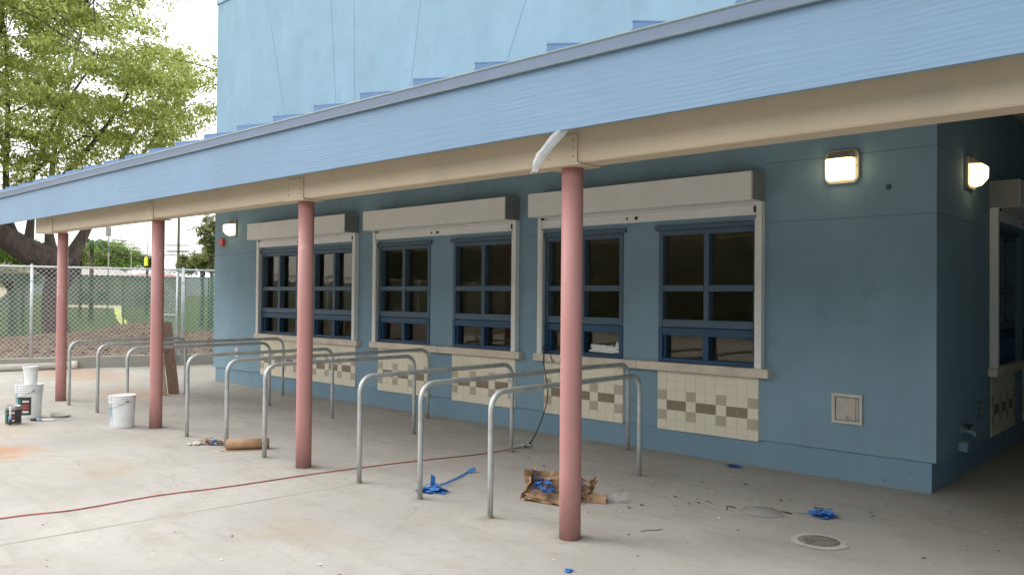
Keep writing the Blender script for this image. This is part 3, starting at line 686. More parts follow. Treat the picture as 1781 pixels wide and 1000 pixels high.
m_ = MB(); m_.tube([(0, 0, 0), (.06, 0, 0), (.10, 0, -.01), (.12, 0, -.05)], .022, 10); m_.tube([(-.002, 0, 0), (.01, 0, 0)], .045, 14)
sub(m_, 'spout', M['plinth'], e)
m_ = MB(); m_.tube([(.06, 0, .01), (.06, 0, .06)], .009, 8); m_.tube([(.06, 0, .055), (.06, 0, .072)], .035, 10); sub(m_, 'handle', M['dark'], e)
m_ = MB(); m_.box((0, -.2, -.19), (.09, -.07, -.09)); sub(m_, 'pipe_box', M['plinth'], e, .015)

# ------------------------------------------------------------------ fences
FH = 2.475
fen = empty('chain_link_fence', tuple(kp(0, .1, .28)), 'grey galvanised chain link fence standing on the low kerb', 'fence')
def fpt(s, z, n=.1): return kp(s, n, z)
S0, S1 = -30, 26
m_ = MB(); m_.tube([fpt(S0, FH), fpt((S0+S1)/2, FH), fpt(S1, FH)], .026, 10); m_.build('top_rail', M['fence'], fen)
posts = [.62-3.05*i for i in range(1, 10)]+[.62, 4.02, 7.1, 10.1, 13.1, 16.1, 19.1, 22.1, 25.1]
for s in posts:
    m_ = MB(); big = s == 4.02
    m_.tube([fpt(s, .05), fpt(s, FH+.04)], .042 if big else .034, 12); m_.tube([fpt(s, FH+.04), fpt(s, FH+.07)], [.046 if big else .038, .012], 12)
    m_.tube([fpt(s, FH-.35), fpt(s, FH-.32)], .047 if big else .039, 12)
    m_.build('post', M['fence'], fen)
m_ = MB(); DZ = .115; zb, zt = .30, FH+.035; H_ = zt-zb; r = .0046
n_ = int((S1-S0+H_)/DZ)
for dirn in (1, -1):
    off = .006*dirn
    for i in range(n_):
        sA = S0-H_+i*DZ; sB = sA+H_; zA, zB = zb, zt
        if dirn < 0: zA, zB = zt, zb
        # clip
        if sA < S0: t = (S0-sA)/H_; zA = zA+(zB-zA)*t; sA2 = S0
        else: sA2 = sA
        if sB > S1: t = (S1-sA2)/(sB-sA2); zB = zA+(zB-zA)*t; sB2 = S1
        else: sB2 = sB
        if sB2-sA2 < .02: continue
        p, q = fpt(sA2, zA, .1+off), fpt(sB2, zB, .1+off)
        m_.tube([p, q], r, 4, cap=False)
m_.build('chain_link', M['wire'], fen, recalc=False)
# gate leaf folded back beside the gate post
gt = empty('fence_gate', tuple(kp(3.72, .0, .0)), 'narrow chain link gate leaf folded open beside the thick fence post', 'gate')
gA, gB = kp(3.86, -.05), kp(3.45, .45)
gd = (gB-gA).normalized()
m_ = MB(); gp = lambda t, z: Vector((gA.x+gd.x*t, gA.y+gd.y*t, z)); GL = (gB-gA).length
m_.tube([gp(0, .1), gp(0, FH-.05)], .026, 10); m_.tube([gp(GL, .1), gp(GL, FH-.05)], .024, 10)
for z in (.15, 1.3, FH-.06): m_.tube([gp(0, z), gp(GL, z)], .022, 10)
m_.build('frame', M['fence'], gt)
m_ = MB()
for i in range(30):
    for dn in (1, -1):
        z0_ = .15+i*.085; z1_ = z0_+GL*dn
        if .1 < z1_ < FH: m_.tube([gp(0, z0_), gp(GL, z1_)], .005, 4, cap=False)
m_.build('chain_link', M['wire'], gt, recalc=False)

# second fence with torn green windscreen
W0, W1 = Vector((-32.2, .2, 0)), Vector((-30.7, 7.9, 0)); WD = (W1-W0).normalized()
WNn = Vector((-WD.y, WD.x, 0))
def on_screen(px, py):
    d = fw+(px-890.5)/F_PX*rt-(py-500)/F_PX*up; n = WNn
    t = (W0-CAM).dot(n)/d.dot(n); p = CAM+d*t; return ((p-W0).dot(WD), p.z)
def wp(s, z, n=0): return Vector((W0.x+WD.x*s+WNn.x*n, W0.y+WD.y*s+WNn.y*n, z))
wf = empty('windscreen_fence', tuple(wp(3, .1)), 'far fence covered with torn green windscreen fabric beyond the soil', 'fence')
ztop = on_screen(150, 479)[1]
SA, SB = -22, 26
outer = [(SA, .12), (SB, .12), (SB, ztop), (SA, ztop)]
h1 = [on_screen(*p) for p in ((118, 530), (208, 531), (211, 533), (211, 551), (219, 557), (223, 566), (222, 574), (216, 579), (211, 574), (208, 562), (202, 553), (199, 543), (198, 536), (165, 535), (118, 534))]
h2 = [on_screen(*p) for p in ((-120, 489), (27, 489), (25, 498), (6, 514), (-60, 560), (-120, 565))]
bm = bmesh.new()
def sheet(loops, z_amp=.04):
    es = []
    for lp in loops:
        vs = [bm.verts.new(wp(s, z, -.03+z_amp*math.sin(s*2.1)*(ztop-z)*.3)) for s, z in lp]
        es += [bm.edges.new((vs[i], vs[(i+1) % len(vs)])) for i in range(len(vs))]
    return es
def dens(lp):
    o_ = []
    for i in range(len(lp)):
        a, b = lp[i], lp[(i+1) % len(lp)]; n = max(1, int(math.hypot(a[0]-b[0], a[1]-b[1])/.8))
        o_ += [(a[0]+(b[0]-a[0])*j/n, a[1]+(b[1]-a[1])*j/n) for j in range(n)]
    return o_
es = sheet([dens(outer), h1, h2]); bmesh.ops.triangle_fill(bm, use_beauty=True, edges=es)
me = bpy.data.meshes.new('windscreen'); 
off = wloc(wf)
for v in bm.verts: v.co -= off
bm.to_mesh(me); bm.free(); me.materials.append(M['screen']); o = bpy.data.objects.new('windscreen', me); C.objects.link(o); o.parent = wf
M['postgreen'] = mat('dark_post', (.05, .08, .06), rough=.6)
for px in (-150, 40, 215, 363, 520):
    s = on_screen(px, 530)[0]; m_ = MB(); m_.tube([wp(s, 0, .05), wp(s, ztop+.02, .05)], .03, 8); m_.build('post', M['postgreen'], wf)
m_ = MB(); m_.tube([wp(SA, ztop, .02), wp(SB, ztop, .02)], .022, 8); m_.build('top_rail', M['postgreen'], wf)
s = on_screen(29, 495)[0]; 
m_ = MB(); m_.box((-.05, -.05, 0), (.05, .05, 2.2)); o = m_.build('marker_post', M['rooftile2']); o.location = wp(s, .1, -1.0).to_tuple(); o.location.z = .1
p_ = at(28.5, 500, 33.5); o.location = (p_.x, p_.y, .1); tag(o, 'short rusty brown post seen through the tear at the left of the green screen', 'post')

# ------------------------------------------------------------------ vegetation
def leaf_mesh(name, centres, radii, per, size, mt, parent, seed, droop=.5, flat=.6, aspect=.42):
    rs = np.random.RandomState(seed); N = 0; allc = []
    for c, r_, n in zip(centres, radii, per):
        d = rs.normal(size=(n, 3)); d /= np.linalg.norm(d, axis=1)[:, None]
        rr = rs.uniform(0, 1, n)**(1/2.2); p = d*rr[:, None]*r_; p[:, 2] *= flat
        allc.append(p+np.array(c))
    P = np.concatenate(allc); N = len(P)
    az = rs.uniform(0, 2*np.pi, N); el = rs.normal(-droop, .45, N)
    D = np.stack([np.cos(az)*np.cos(el), np.sin(az)*np.cos(el), np.sin(el)], 1)
    up_ = rs.normal(size=(N, 3))*.5+np.array([0, 0, 1.]); S = np.cross(D, up_); S /= np.linalg.norm(S, axis=1)[:, None]
    L_ = size*rs.uniform(.6, 1.35, N)[:, None]; Wd = L_*aspect
    V = np.empty((N, 4, 3)); V[:, 0] = P; V[:, 1] = P+D*L_*.5+S*Wd*.5; V[:, 2] = P+D*L_; V[:, 3] = P+D*L_*.5-S*Wd*.5
    V -= np.array(wloc(parent))
    me = bpy.data.meshes.new(name); me.vertices.add(N*4); me.vertices.foreach_set('co', V.ravel())
    me.loops.add(N*4); me.loops.foreach_set('vertex_index', np.arange(N*4)); me.polygons.add(N)
    me.polygons.foreach_set('loop_start', np.arange(N)*4); me.polygons.foreach_set('loop_total', np.full(N, 4)); me.update(); me.validate()
    me.materials.append(mt); o = bpy.data.objects.new(name, me); C.objects.link(o); o.parent = parent; return o
def wob(a, b, n, amp, rr):
    pts = [a.lerp(b, i/n) for i in range(n+1)]
    return [p+Vector((rr.uniform(-amp, amp), rr.uniform(-amp, amp), rr.uniform(-amp, amp)))*(0 if i in (0,) else 1) for i, p in enumerate(pts)]

# the big spreading tree behind the canopy
TD = 29.0
tb = at(99, 578, TD); tb.z = 0
tree = empty('shade_tree', tuple(tb), 'big spreading shade tree with light yellow-green leaves behind the fence on the left', 'tree')
tr = MB(); rr = random.Random(3)
fork = at(112, 462, TD)
tr.tube([tb+Vector((0, 0, -.1)), tb+Vector((0, 0, .25)), at(93, 540, TD), at(96, 505, TD), at(105, 478, TD), fork], [.62, .47, .40, .40, .46, .5], 14)
br = []
def limb(pts, rads, n=10): tr.tube(pts, rads, n); br.append((pts, rads))
limb([at(115, 470, TD), at(78, 452, TD-.4), at(40, 432, TD-.8), at(0, 408, TD-1.2), at(-60, 380, TD-2), at(-130, 300, TD-3), at(-190, 180, TD-3.5)], [.5, .52, .44, .40, .36, .27, .15])
limb([at(118, 470, TD), at(128, 440, TD+.5), at(150, 400, TD+1), at(185, 330, TD+1.6), at(230, 240, TD+2.2), at(290, 150, TD+3)], [.40, .26, .17, .13, .09, .04])
limb([at(98, 455, TD-.2), at(88, 430, TD), at(84, 395, TD+.2), at(88, 330, TD+.5), at(93, 270, TD+.8), at(120, 150, TD+1), at(150, 20, TD+1.5)], [.30, .20, .13, .11, .09, .06, .03])
limb([at(60, 445, TD-.6), at(50, 418, TD-.5), at(54, 380, TD-.3), at(57, 300, TD-.2), at(95, 270, TD), at(150, 235, TD)], [.26, .17, .12, .10, .07, .03])
limb([at(30, 430, TD-.8), at(14, 380, TD-1), at(10, 300, TD-1), at(14, 200, TD-1), at(10, 60, TD-1)], [.22, .13, .10, .08, .04])
0 and limb([at(16, 232, TD-1), at(40, 200, TD-1.3), at(70, 188, TD-1.5), at(20+100, 170, TD-1.8)], [.10, .10, .08, .04])
limb([at(14, 260, TD-1), at(-20, 220, TD-1.3), at(-80, 190, TD-1.8)], [.11, .10, .05])
limb([at(88, 330, TD+.4), at(125, 290, TD-1), at(170, 240, TD-2.2), at(220, 170, TD-3), at(255, 90, TD-3.4)], [.08, .08, .07, .05, .02])
limb([at(185, 330, TD+1.6), at(235, 285, TD+1), at(270, 240, TD+.4), at(300, 190, TD)], [.10, .08, .05, .02])
limb([at(60, 300, TD-.2), at(100, 200, TD-3), at(170, 100, TD-5)], [.07, .05, .02])
0 and limb([at(-60, 380, TD-2), at(-20, 300, TD-5), at(40, 180, TD-6), at(90, 60, TD-6.5)], [.15, .1, .06, .02])
cent = []; 
rad = []; per = []
for px in range(-420, 480, 34):
    for py in range(-560, 345, 34):
        # crown silhouette in photo pixels: broad dome, ragged
        ex = (px-25)/(415+25*math.sin(py*.02)); ey = (py+60)/385
        q = abs(ex)**2.8+abs(ey)**2.8
        if q > 1: continue
        th = 4.6*math.sqrt(1-q)+.8
        for _ in range(6):
            x, y = px+rr.uniform(-20, 20), py+rr.uniform(-20, 20)
            d_ = TD-1+rr.uniform(-th, th)
            if y > 305 and x > 60: continue
            # gaps where the sky shows
            g_ = mnoise.noise(Vector((x*.013, y*.017, 1.7)))+.6*mnoise.noise(Vector((x*.035, y*.035, 5)))
            if g_ < -.34 and rr.random() < .9: continue
            if x > 225 and y < 80 and rr.random() < .88: continue
            if x > 320 and y < 105 and rr.random() < .6: continue
            if y > 190 and x < 120 and rr.random() < .25: continue
            c = at(x, y, d_); cent.append(c); rad.append(rr.uniform(.4, .85)); per.append(int(rr.uniform(80, 220)))
# extra twigs from limb tips to clumps
for c in rr.sample(cent, 150):
    best = min(((p-c).length, p, r_) for pts, rads in br for p, r_ in list(zip(pts, rads))[2:])
    if best[0] > .8:
        mid = best[1].lerp(c, .5)+Vector((rr.uniform(-.3, .3), rr.uniform(-.3, .3), rr.uniform(0, .5)))
        tr.tube([best[1], mid, c], [min(.035, best[2]*.5), .022, .008], 5, cap=False)
tr.build('trunk', M['bark'], tree, recalc=False)
leaf_mesh('crown', cent, rad, per, .155, M['leaf_big'], tree, 5, droop=.45, flat=.5, aspect=.40)
print('big tree leaves', sum(per))

def small_tree(name, px, py, d, wpx, hpx, n, per_n, size, mt, lab, cat, seed, groundz=.0, flat=1., trunk=.12, group=None, rpx=.33):
    rr = random.Random(seed); c0 = at(px, py, d); e = empty(name, (c0.x, c0.y, groundz), lab, cat, group)
    k_ = d/F_PX; cs, ra, pe = [], [], []
    while len(cs) < n:
        v = Vector((rr.uniform(-1, 1), rr.uniform(-1, 1), rr.uniform(-1, 1)))
        if v.length > 1: continue
        v *= (.55+.45*rr.random())
        cs.append(c0+rt*v.x*wpx/2*k_+Vector((fw.x, fw.y, 0))*v.y*wpx/2*k_+Vector((0, 0, 1))*v.z*hpx/2*k_)
        ra.append(min(wpx, hpx)*k_*rpx*rr.uniform(.5, 1)); pe.append(int(per_n*rr.uniform(.6, 1.3)))
    leaf_mesh('crown', cs, ra, pe, size, mt, e, seed, droop=.1, flat=flat)
    t_ = MB(); base_ = Vector((c0.x, c0.y, groundz-.2)); t_.tube([base_, c0.lerp(base_, .5)+Vector((.1, 0, 0)), c0], [trunk, trunk*.8, trunk*.4], 8)
    for c in rr.sample(cs, min(n, 8)): t_.tube([c0.lerp(base_, .35), c0.lerp(c, .4), c], [trunk*.5, trunk*.3, trunk*.1], 5, cap=False)
    t_.build('trunk', M['bark'], e, recalc=False); return e
small_tree('street_tree', 188, 449, 122, 122, 60, 80, 300, .48, M['leaf_bright'], 'rounded bright green tree beyond the grey roof, between the first two columns', 'tree', 11, flat=.8)
small_tree('street_tree', 140, 443, 58, 40, 60, 14, 160, .25, M['leaf_grey'], 'dull green tree just right of the farthest pink column', 'tree', 12)
small_tree('street_tree', 40, 445, 47, 150, 62, 40, 260, .24, M['leaf_bright'], 'green tree under the thick leaning limb at the far left', 'tree', 13)
small_tree('flowering_bush', 20, 477, 35, 130, 44, 40, 200, .13, M['leaf_pale'], 'pale flowering bush behind the fences at the left edge', 'bush', 14)
small_tree('olive_tree', 368, 425, 42, 74, 120, 30, 120, .20, M['leaf_grey'], 'olive green tree beside the left edge of the blue building', 'tree', 15, rpx=.22)
small_tree('olive_tree', 352, 456, 44, 80, 44, 22, 200, .20, M['leaf_grey'], 'low olive green tree at the foot of the taller one by the blue building', 'tree', 16)
small_tree('street_tree', 256, 455, 66, 30, 34, 12, 120, .25, M['leaf_dark'], 'small dark tree left of the second pink column', 'tree', 17)
small_tree('street_tree', 318, 463, 70, 40, 22, 12, 120, .28, M['leaf_grey'], 'low hazy tree between the wooden pole and the blue building', 'tree', 18)
small_tree('street_tree', 430, 440, 60, 120, 90, 30, 200, .3, M['leaf_dark'], 'dark tree behind the blue building', 'tree', 19)
small_tree('street_tree', -120, 440, 55, 220, 110, 50, 220, .3, M['leaf_bright'], 'tree past the left edge beyond the fences', 'tree', 20)
# palm with drooping fronds
pc = at(160, 425, 52); palm = empty('palm_tree', (pc.x, pc.y, 0), 'thin drooping palm fronds rising above the bright green tree', 'palm')
m_ = MB(); m_.tube([(pc.x, pc.y, 0), (pc.x, pc.y, pc.z)], [.16, .12], 8); m_.build('trunk', M['bark'], palm)
m_ = MB(); rr = random.Random(4)
for i in range(17):
    an = 2*math.pi*i/17+rr.uniform(-.2, .2); dx = rt*math.cos(an)+Vector((fw.x, fw.y, 0))*math.sin(an); Ln = rr.uniform(.8, 1.5); lift = rr.uniform(.5, 1.5)
    pts = [pc+dx*Ln*t+Vector((0, 0, lift*t*1.5-lift*2.0*t*t)) for t in [j/7 for j in range(8)]]
    for j in range(7):
        side = (pts[j+1]-pts[j]).cross(Vector((0, 0, 1))).normalized(); w_a = .11*math.sin(math.pi*(j+.15)/7.3)+.02; w_b = .11*math.sin(math.pi*(j+1.15)/7.4)+.01
        dr = Vector((0, 0, -.08))
        m_.quad([pts[j], pts[j+1], pts[j+1]+side*w_b+dr, pts[j]+side*w_a+dr]); m_.quad([pts[j], pts[j]-side*w_a+dr, pts[j+1]-side*w_b+dr, pts[j+1]])
m_.build('fronds', M['leaf_dark'], palm, recalc=False)

# ------------------------------------------------------------------ houses, poles, wires
def house(px, d, wpx, zt, ze, lab, roofm, ridge=0.5):
    c = at(px, 480, d); e = empty('house', (c.x, c.y, 0), lab, 'house'); k_ = d/F_PX
    rx = Vector((rt.x, rt.y, 0)).normalized(); ry = Vector((fw.x, fw.y, 0)).normalized(); w2 = wpx/2*k_
    def P(a, b, z): v = c+rx*a+ry*b; return Vector((v.x, v.y, z))
    m_ = MB(); vs = [P(-w2+.4, -3, 0), P(w2-.4, -3, 0), P(w2-.4, 3, 0), P(-w2+.4, 3, 0)]
    m_.add(vs+[Vector((v.x, v.y, ze)) for v in vs], [(0, 1, 5, 4), (1, 2, 6, 5), (2, 3, 7, 6), (3, 0, 4, 7)]); m_.build('wall', M['housewall'], e)
    m_ = MB(); h = w2*.30
    m_.add([P(-w2, -3.5, ze-.1), P(w2, -3.5, ze-.1), P(w2, 3.5, ze-.1), P(-w2, 3.5, ze-.1), P(-w2+h, 0, zt), P(w2-h*1.6, 0, zt)], [(0, 1, 5, 4), (1, 2, 5), (2, 3, 4, 5), (3, 0, 4), (0, 3, 2, 1)])
    m_.build('roof', roofm, e)
    m_ = MB(); a_ = P(-w2, -3.52, ze-.27); b_ = P(w2, -3.52, ze-.27); a2 = P(-w2, -3.46, ze-.27); b2 = P(w2, -3.46, ze-.27)
    m_.add([a_, b_, b2, a2]+[v+Vector((0, 0, .2)) for v in (a_, b_, b2, a2)], [(0, 1, 2, 3), (4, 5, 6, 7), (0, 1, 5, 4), (1, 2, 6, 5), (2, 3, 7, 6), (3, 0, 4, 7)]); m_.build('gutter', M['palebits'], e)
    for t_ in (-.55, 0.1, .6):
        m_ = MB(); vs = [P(w2*t_-.6, -3.03, .9), P(w2*t_+.6, -3.03, .9), P(w2*t_+.6, -3.03, 2.1), P(w2*t_-.6, -3.03, 2.1)]; m_.quad(vs); m_.build('window', M['glass'], e, recalc=False)
house(160, 105, 128, 5.3, 4.15, 'low house with a pale grey roof showing above the green screen', M['rooftile'])
house(272, 115, 84, 4.75, 4.2, 'low house with a reddish roof showing above the screen behind the second column', M['rooftile2'])
house(-60, 90, 190, 4.3, 3.1, 'house past the left edge beyond the road', M['rooftile'])
def pole(px, d, ytop, r_, lab, mt, arm=None):
    b_ = at(px, 500, d); t_ = at(px, ytop, d); e = empty('utility_pole', (b_.x, b_.y, 0), lab, 'pole')
    m_ = MB(); m_.tube([(b_.x, b_.y, -.2), (b_.x, b_.y, t_.z*.5), (b_.x, b_.y, t_.z)], [r_, r_*.85, r_*.7], 8); m_.build('post', mt, e)
    if arm == 'cross':
        m_ = MB(); 
        for py in (427, 437):
            c = at(px, py, d); m_.tube([c-rt*.9, c+rt*.9], .05, 6)
        m_.build('crossarm', mt, e)
    if arm == 'lamp':
        m_ = MB(); a = at(px, 416, d); m_.tube([a, at(px+12, 417, d), at(px+24, 419, d)], .03, 6); m_.build('arm', M['aludark'], e)
        m_ = MB(); c = at(px+28, 419.5, d); m_.box(c-Vector((.22, .12, .06)), c+Vector((.22, .12, .06))); m_.build('lamp_head', M['aludark'], e, bevel=.03)
        m_ = MB(); c = at(px+.5, 402, d); m_.box(c-Vector((.16, .16, .35)), c+Vector((.16, .16, .3))); m_.build('transformer', M['aludark'], e, bevel=.05)
pole(309.5, 64, 300, .125, 'dark wooden utility pole right of the second pink column', M['poledark'], 'cross')
pole(188, 55, 388, .06, 'thin grey street lamp pole with an arm above the bright green tree', M['aludark'], 'lamp')
pole(227.5, 95, 431, .06, 'thin distant pole standing right of the bright green tree', M['aludark'])
wires = [(425, 421), (431, 430), (437, 437), (442, 441), (447, 444), (450, 436)]
WL = ['highest and leftmost-rising overhead wire across the white sky', 'second overhead wire from the top, behind the wooden pole', 'third overhead wire from the top, behind the wooden pole', 'fourth overhead wire from the top, behind the wooden pole', 'lowest overhead wire, just above the treetops', 'slanting overhead wire climbing across the others to the right']
for i, (ya, yb) in enumerate(wires):
    m_ = MB(); n = 14; pts = []
    for j in range(n+1):
        t_ = j/n; pts.append(at(150+(420-150)*t_, ya+(yb-ya)*t_+6*math.sin(math.pi*t_)-4, 64))
    m_.tube(pts, .022, 4, cap=False); o = m_.build('overhead_wire', M['poledark'], loc=tuple(pts[0]), recalc=False)
    tag(o, WL[i], 'wire', 'overhead wires')
# yellow tag hanging by the second column
a, b_ = at(268, 378, 12.6), at(265.5, 447, 12.6)
e = empty('hanging_tag', tuple(b_), 'yellow tag hanging on a yellow string beside the second pink column', 'tag')
e0 = Vector((-8.99, -3.62, 2.86)); e1 = Vector((-8.995, -3.62, 2.35)); 
p_ = Vector((-9.0, -3.62, 2.33)); e.location = p_
m_ = MB(); m_.tube([e0, e0.lerp(e1, .5)+Vector((.01, 0, 0)), e1], .006, 6); m_.build('string', M['yellow'], e)
m_ = MB(); m_.prism([(p_.x-.085, p_.z-.10), (p_.x+.03, p_.z-.10), (p_.x+.03, p_.z-.01), (p_.x+.005, p_.z+.03), (p_.x-.055, p_.z+.03), (p_.x-.085, p_.z-.01)], 'y', p_.y-.006, p_.y+.006); m_.build('label', M['yellow'], e, bevel=.003)

cb = empty('added_yard_block', (-24, -37, 0), 'long low block added behind the camera for dark window reflections', 'building')  # unseen block added so the panes reflect dark and low sky is blocked
m_ = MB(); m_.box((-44, -41, -.3), (2, -36, 5.2)); m_.build('wall', M['kerb'], cb)
m_ = MB(); m_.prism([(-41.6, 5.2), (-35.2, 5.2), (-35.2, 5.5), (-38.5, 7.4), (-41.6, 5.5)], 'x', -45, 3); m_.build('roof', M['aludark'], cb)
for i in range(9):
    m_ = MB(); x = -42+i*5; m_.box((x, -35.99, 1), (x+2.6, -35.93, 2.6)); m_.build('window', M['dark'], cb)
# unseen trees added behind the camera to darken reflections and low sky light
for i, (x, y, h, wd) in enumerate(((-31, -30, 8, 13), (-21, -33, 8.5, 13), (-10, -31, 8, 13), (0, -33, 9, 14), (-42, -32, 7.5, 9))):
    rr = random.Random(40+i); e = empty('added_yard_tree', (x, y, 0), ('leftmost', 'second from left', 'middle', 'second from right', 'rightmost')[i]+' of five dense trees across the yard behind the camera, added for dark window reflections', 'tree', 'trees added out of view')
    cs = [Vector((x+rr.uniform(-wd/2, wd/2), y+rr.uniform(-3, 3), rr.uniform(1.2, h))) for _ in range(90)]
    leaf_mesh('crown', cs, [1.9]*90, [110]*90, .75, M['leaf_dark'], e, 60+i, flat=1)
    m_ = MB(); m_.tube([(x, y, 0), (x, y, h*.8)], [.4, .2], 8); m_.build('trunk', M['bark'], e)

# ------------------------------------------------------------------ small things on the ground
def bucket(loc, r_top, r_bot, h, lab, rot=0, name='bucket', labelband=False, drips=False, lid=False, cat='bucket', bail=True):
    e = empty(name, loc, lab, cat); t = .004
    m_ = MB(); prof = [(0, .004), (r_bot-.004, 0), (r_bot, .006)]
    for i in range(1, 9): prof.append((r_bot+(r_top-r_bot)*i/8, h*i/8))
    prof += [(r_top-.006, h), (r_top-.02, h*.96 if not lid else h*.99), (r_bot-.01, .02 if not lid else h*.985), (0, .02 if not lid else h*.985)]
    m_.lathe(prof, 36); b = sub(m_, 'body', M['white'], e)
    m_ = MB()
    for z in ((.80, .86, .93) if h > .3 else (.9,)):
        rr_ = r_bot+(r_top-r_bot)*z; m_.lathe([(rr_, h*z-.006), (rr_+.012, h*z-.004), (rr_+.012, h*z+.004), (rr_, h*z+.006)], 36)
    m_.lathe([(r_top-.008, h-.004), (r_top+.008, h-.006), (r_top+.008, h+.006), (r_top-.008, h+.006), (r_top-.008, h-.004)], 36)
    sub(m_, 'rim', M['white'], e)
    if bail:
        m_ = MB(); pts = []
        for i in range(13):
            a = math.pi*i/12; pts.append((r_top*1.06*math.cos(a), -(r_top*1.08)*math.sin(a)*.97, h*.84-.09*h*4*math.sin(a)*.55))
        m_.tube(pts, .004, 6); m_.tube([(r_top*1.08, 0, h*.84), (r_top*.98, 0, h*.84)], .018, 8); m_.tube([(-r_top*1.08, 0, h*.84), (-r_top*.98, 0, h*.84)], .018, 8)
        sub(m_, 'handle', M['tin'], e)
    if drips:
        m_ = MB(); rr = random.Random(5)
        for i in range(17):
            a0 = R(195)+i*.1+rr.uniform(-.03, .03); wd = rr.uniform(.02, .06); zt = h*rr.uniform(.55, .8); zb_ = h*rr.uniform(.03, .45)
            if i % 3 == 0: zt = h*.98
            vs = []; 
            for k_ in range(7):
                z = zb_+(zt-zb_)*k_/6; q = r_bot+(r_top-r_bot)*z/h+.0022; ww = wd*(.35+.65*k_/6); 
                vs += [(q*math.cos(a0-ww), q*math.sin(a0-ww), z), (q*math.cos(a0+ww), q*math.sin(a0+ww), z)]
            m_.add(vs, [(2*k_, 2*k_+1, 2*k_+3, 2*k_+2) for k_ in range(6)])
        sub(m_, 'paint_drip', M['bluepaint'], e)
    if labelband:
        a0, a1 = labelband; m_ = MB(); 
        def band(z0, z1, b0, b1, mi, dr): 
            q0 = r_bot+(r_top-r_bot)*z0/h+dr; q1 = r_bot+(r_top-r_bot)*z1/h+dr; m_.lathe([(q0, z0), (q1, z1)], 10, mi=mi, a0=R(b0), a1=R(b1))
        band(h*.12, h*.66, a0, a1, 0, .002); sp_ = a1-a0
        band(h*.14, h*.64, a0+sp_*.28, a1-sp_*.02, 1, .003)
        for q, (zz, mi) in enumerate(((.50, 3), (.38, 2), (.30, 2), (.19, 3))): band(h*zz, h*(zz+.06), a0+sp_*.42, a1-sp_*.15, mi, .004)
        sub(m_, 'label', [M['green'], M['labeldark'], M['labelred'], M['labelwhite']], e)
    e.rotation_euler.z = rot; return e
bucket((-9.30, -3.80, 0), .168, .152, .44, 'lone white bucket streaked with pale blue paint, left of the second pink column', drips=True, lid=True)
bucket((-11.10, -4.42, 0), .178, .155, .49, 'large white bucket with a green and dark label, carrying a smaller pail', labelband=(-75, -8), lid=True, drips=True)
bucket((-11.09, -4.41, .497), .098, .085, .255, 'small white pail standing on top of the large labelled bucket', name='pail', labelband=(190, 260), cat='pail', bail=False)
e = empty('paint_can', (-10.86, -4.78, 0), 'gallon paint can with green label in front of the large white bucket', 'paint can')
def can_(loc, lab, r=.10, h=.235, rot=0):
    e = empty('paint_can', loc, lab, 'paint can')
    m_ = MB(); m_.lathe([(0, .003), (r-.003, 0), (r, .004), (r, h), (r-.004, h+.008), (r-.012, h+.008), (r-.014, h-.004), (0, h-.004)], 32); sub(m_, 'body', M['tin'], e)
    m_ = MB(); q = r+.0015
    m_.lathe([(q, .02), (q, h*.84)], 16, mi=0, a0=R(150), a1=R(285)); m_.lathe([(q, .02), (q, h*.84)], 16, mi=1, a0=R(285), a1=R(420))
    for zz, mi in ((.62, 3), (.42, 2), (.2, 3)): m_.lathe([(q+.001, h*zz), (q+.001, h*(zz+.09))], 6, mi=mi, a0=R(305), a1=R(345))
    m_.lathe([(q+.001, h*.5), (q+.001, h*.66)], 6, mi=3, a0=R(245), a1=R(262))
    sub(m_, 'label', [M['green'], M['labeldark'], M['labelred'], M['labelwhite']], e)
    m_ = MB(); pts = [((r+.01)*math.cos(a), -(r+.02)*abs(math.sin(a)), h*.9-.07*math.sin(a)) for a in [math.pi*i/10 for i in range(11)]]; m_.tube(pts, .0025, 6); sub(m_, 'handle', M['tin'], e)
    e.rotation_euler.z = rot; return e
bpy.data.objects.remove(e)
can_((-10.62, -4.76, 0), 'gallon paint can with green label standing in front of the large white bucket', rot=R(8), r=.098, h=.25)
# brushes
def brush(a, b_, lab):
    a, b_ = Vector(a), Vector(b_); e = empty('paint_brush', tuple(a), lab, 'brush'); d = (b_-a)
    m_ = MB(); m_.tube([a+d*.45, a+d*.7, a+d*.9, b_], [.012, .009, .013, .008], 8); m_.build('handle', M['white'], e)
    m_ = MB(); m_.tube([a, a+d*.28], [.018, .024], 8); m_.build('bristles', M['labeldark'], e)
    m_ = MB(); m_.tube([a+d*.28, a+d*.45], [.025, .018], 8); m_.build('ferrule', M['bluepaint'], e)
brush((-10.40, -4.86, .02), (-10.47, -4.84, .27), 'paint brush leaning upright against the green labelled can')
brush((-10.75, -4.50, .02), (-10.48, -4.28, .025), 'paint brush lying flat on the concrete beside the large bucket')
m_ = MB(); m_.lathe([(0, 0), (.15, 0), (.17, .03), (.165, .03), (.14, .01), (0, .01)], 20); 
m_.v = [Vector((v.x*1.3, v.y*.7, v.z)) for v in m_.v]; o = m_.build('paint_tray', M['kerb']); o.location = (-10.95, -4.05, .002); tag(o, 'shallow grey tray on the ground right of the large bucket', 'tray')
# white pipe on the ground in front of the kerb
m_ = MB(); a = Vector((-18.95, -1.05, .085)); d = Vector((-.22, -.975, 0)).normalized()
m_.tube([a+d*9, a+d*4, a+d*.14], .085, 16); m_.tube([a+d*.14, a], .108, 18); m_.v = [v-a for v in m_.v]; o = m_.build('drain_pipe', M['palebits']); o.location = a
tag(o, 'long white plastic pipe lying on the ground along the kerb', 'pipe')
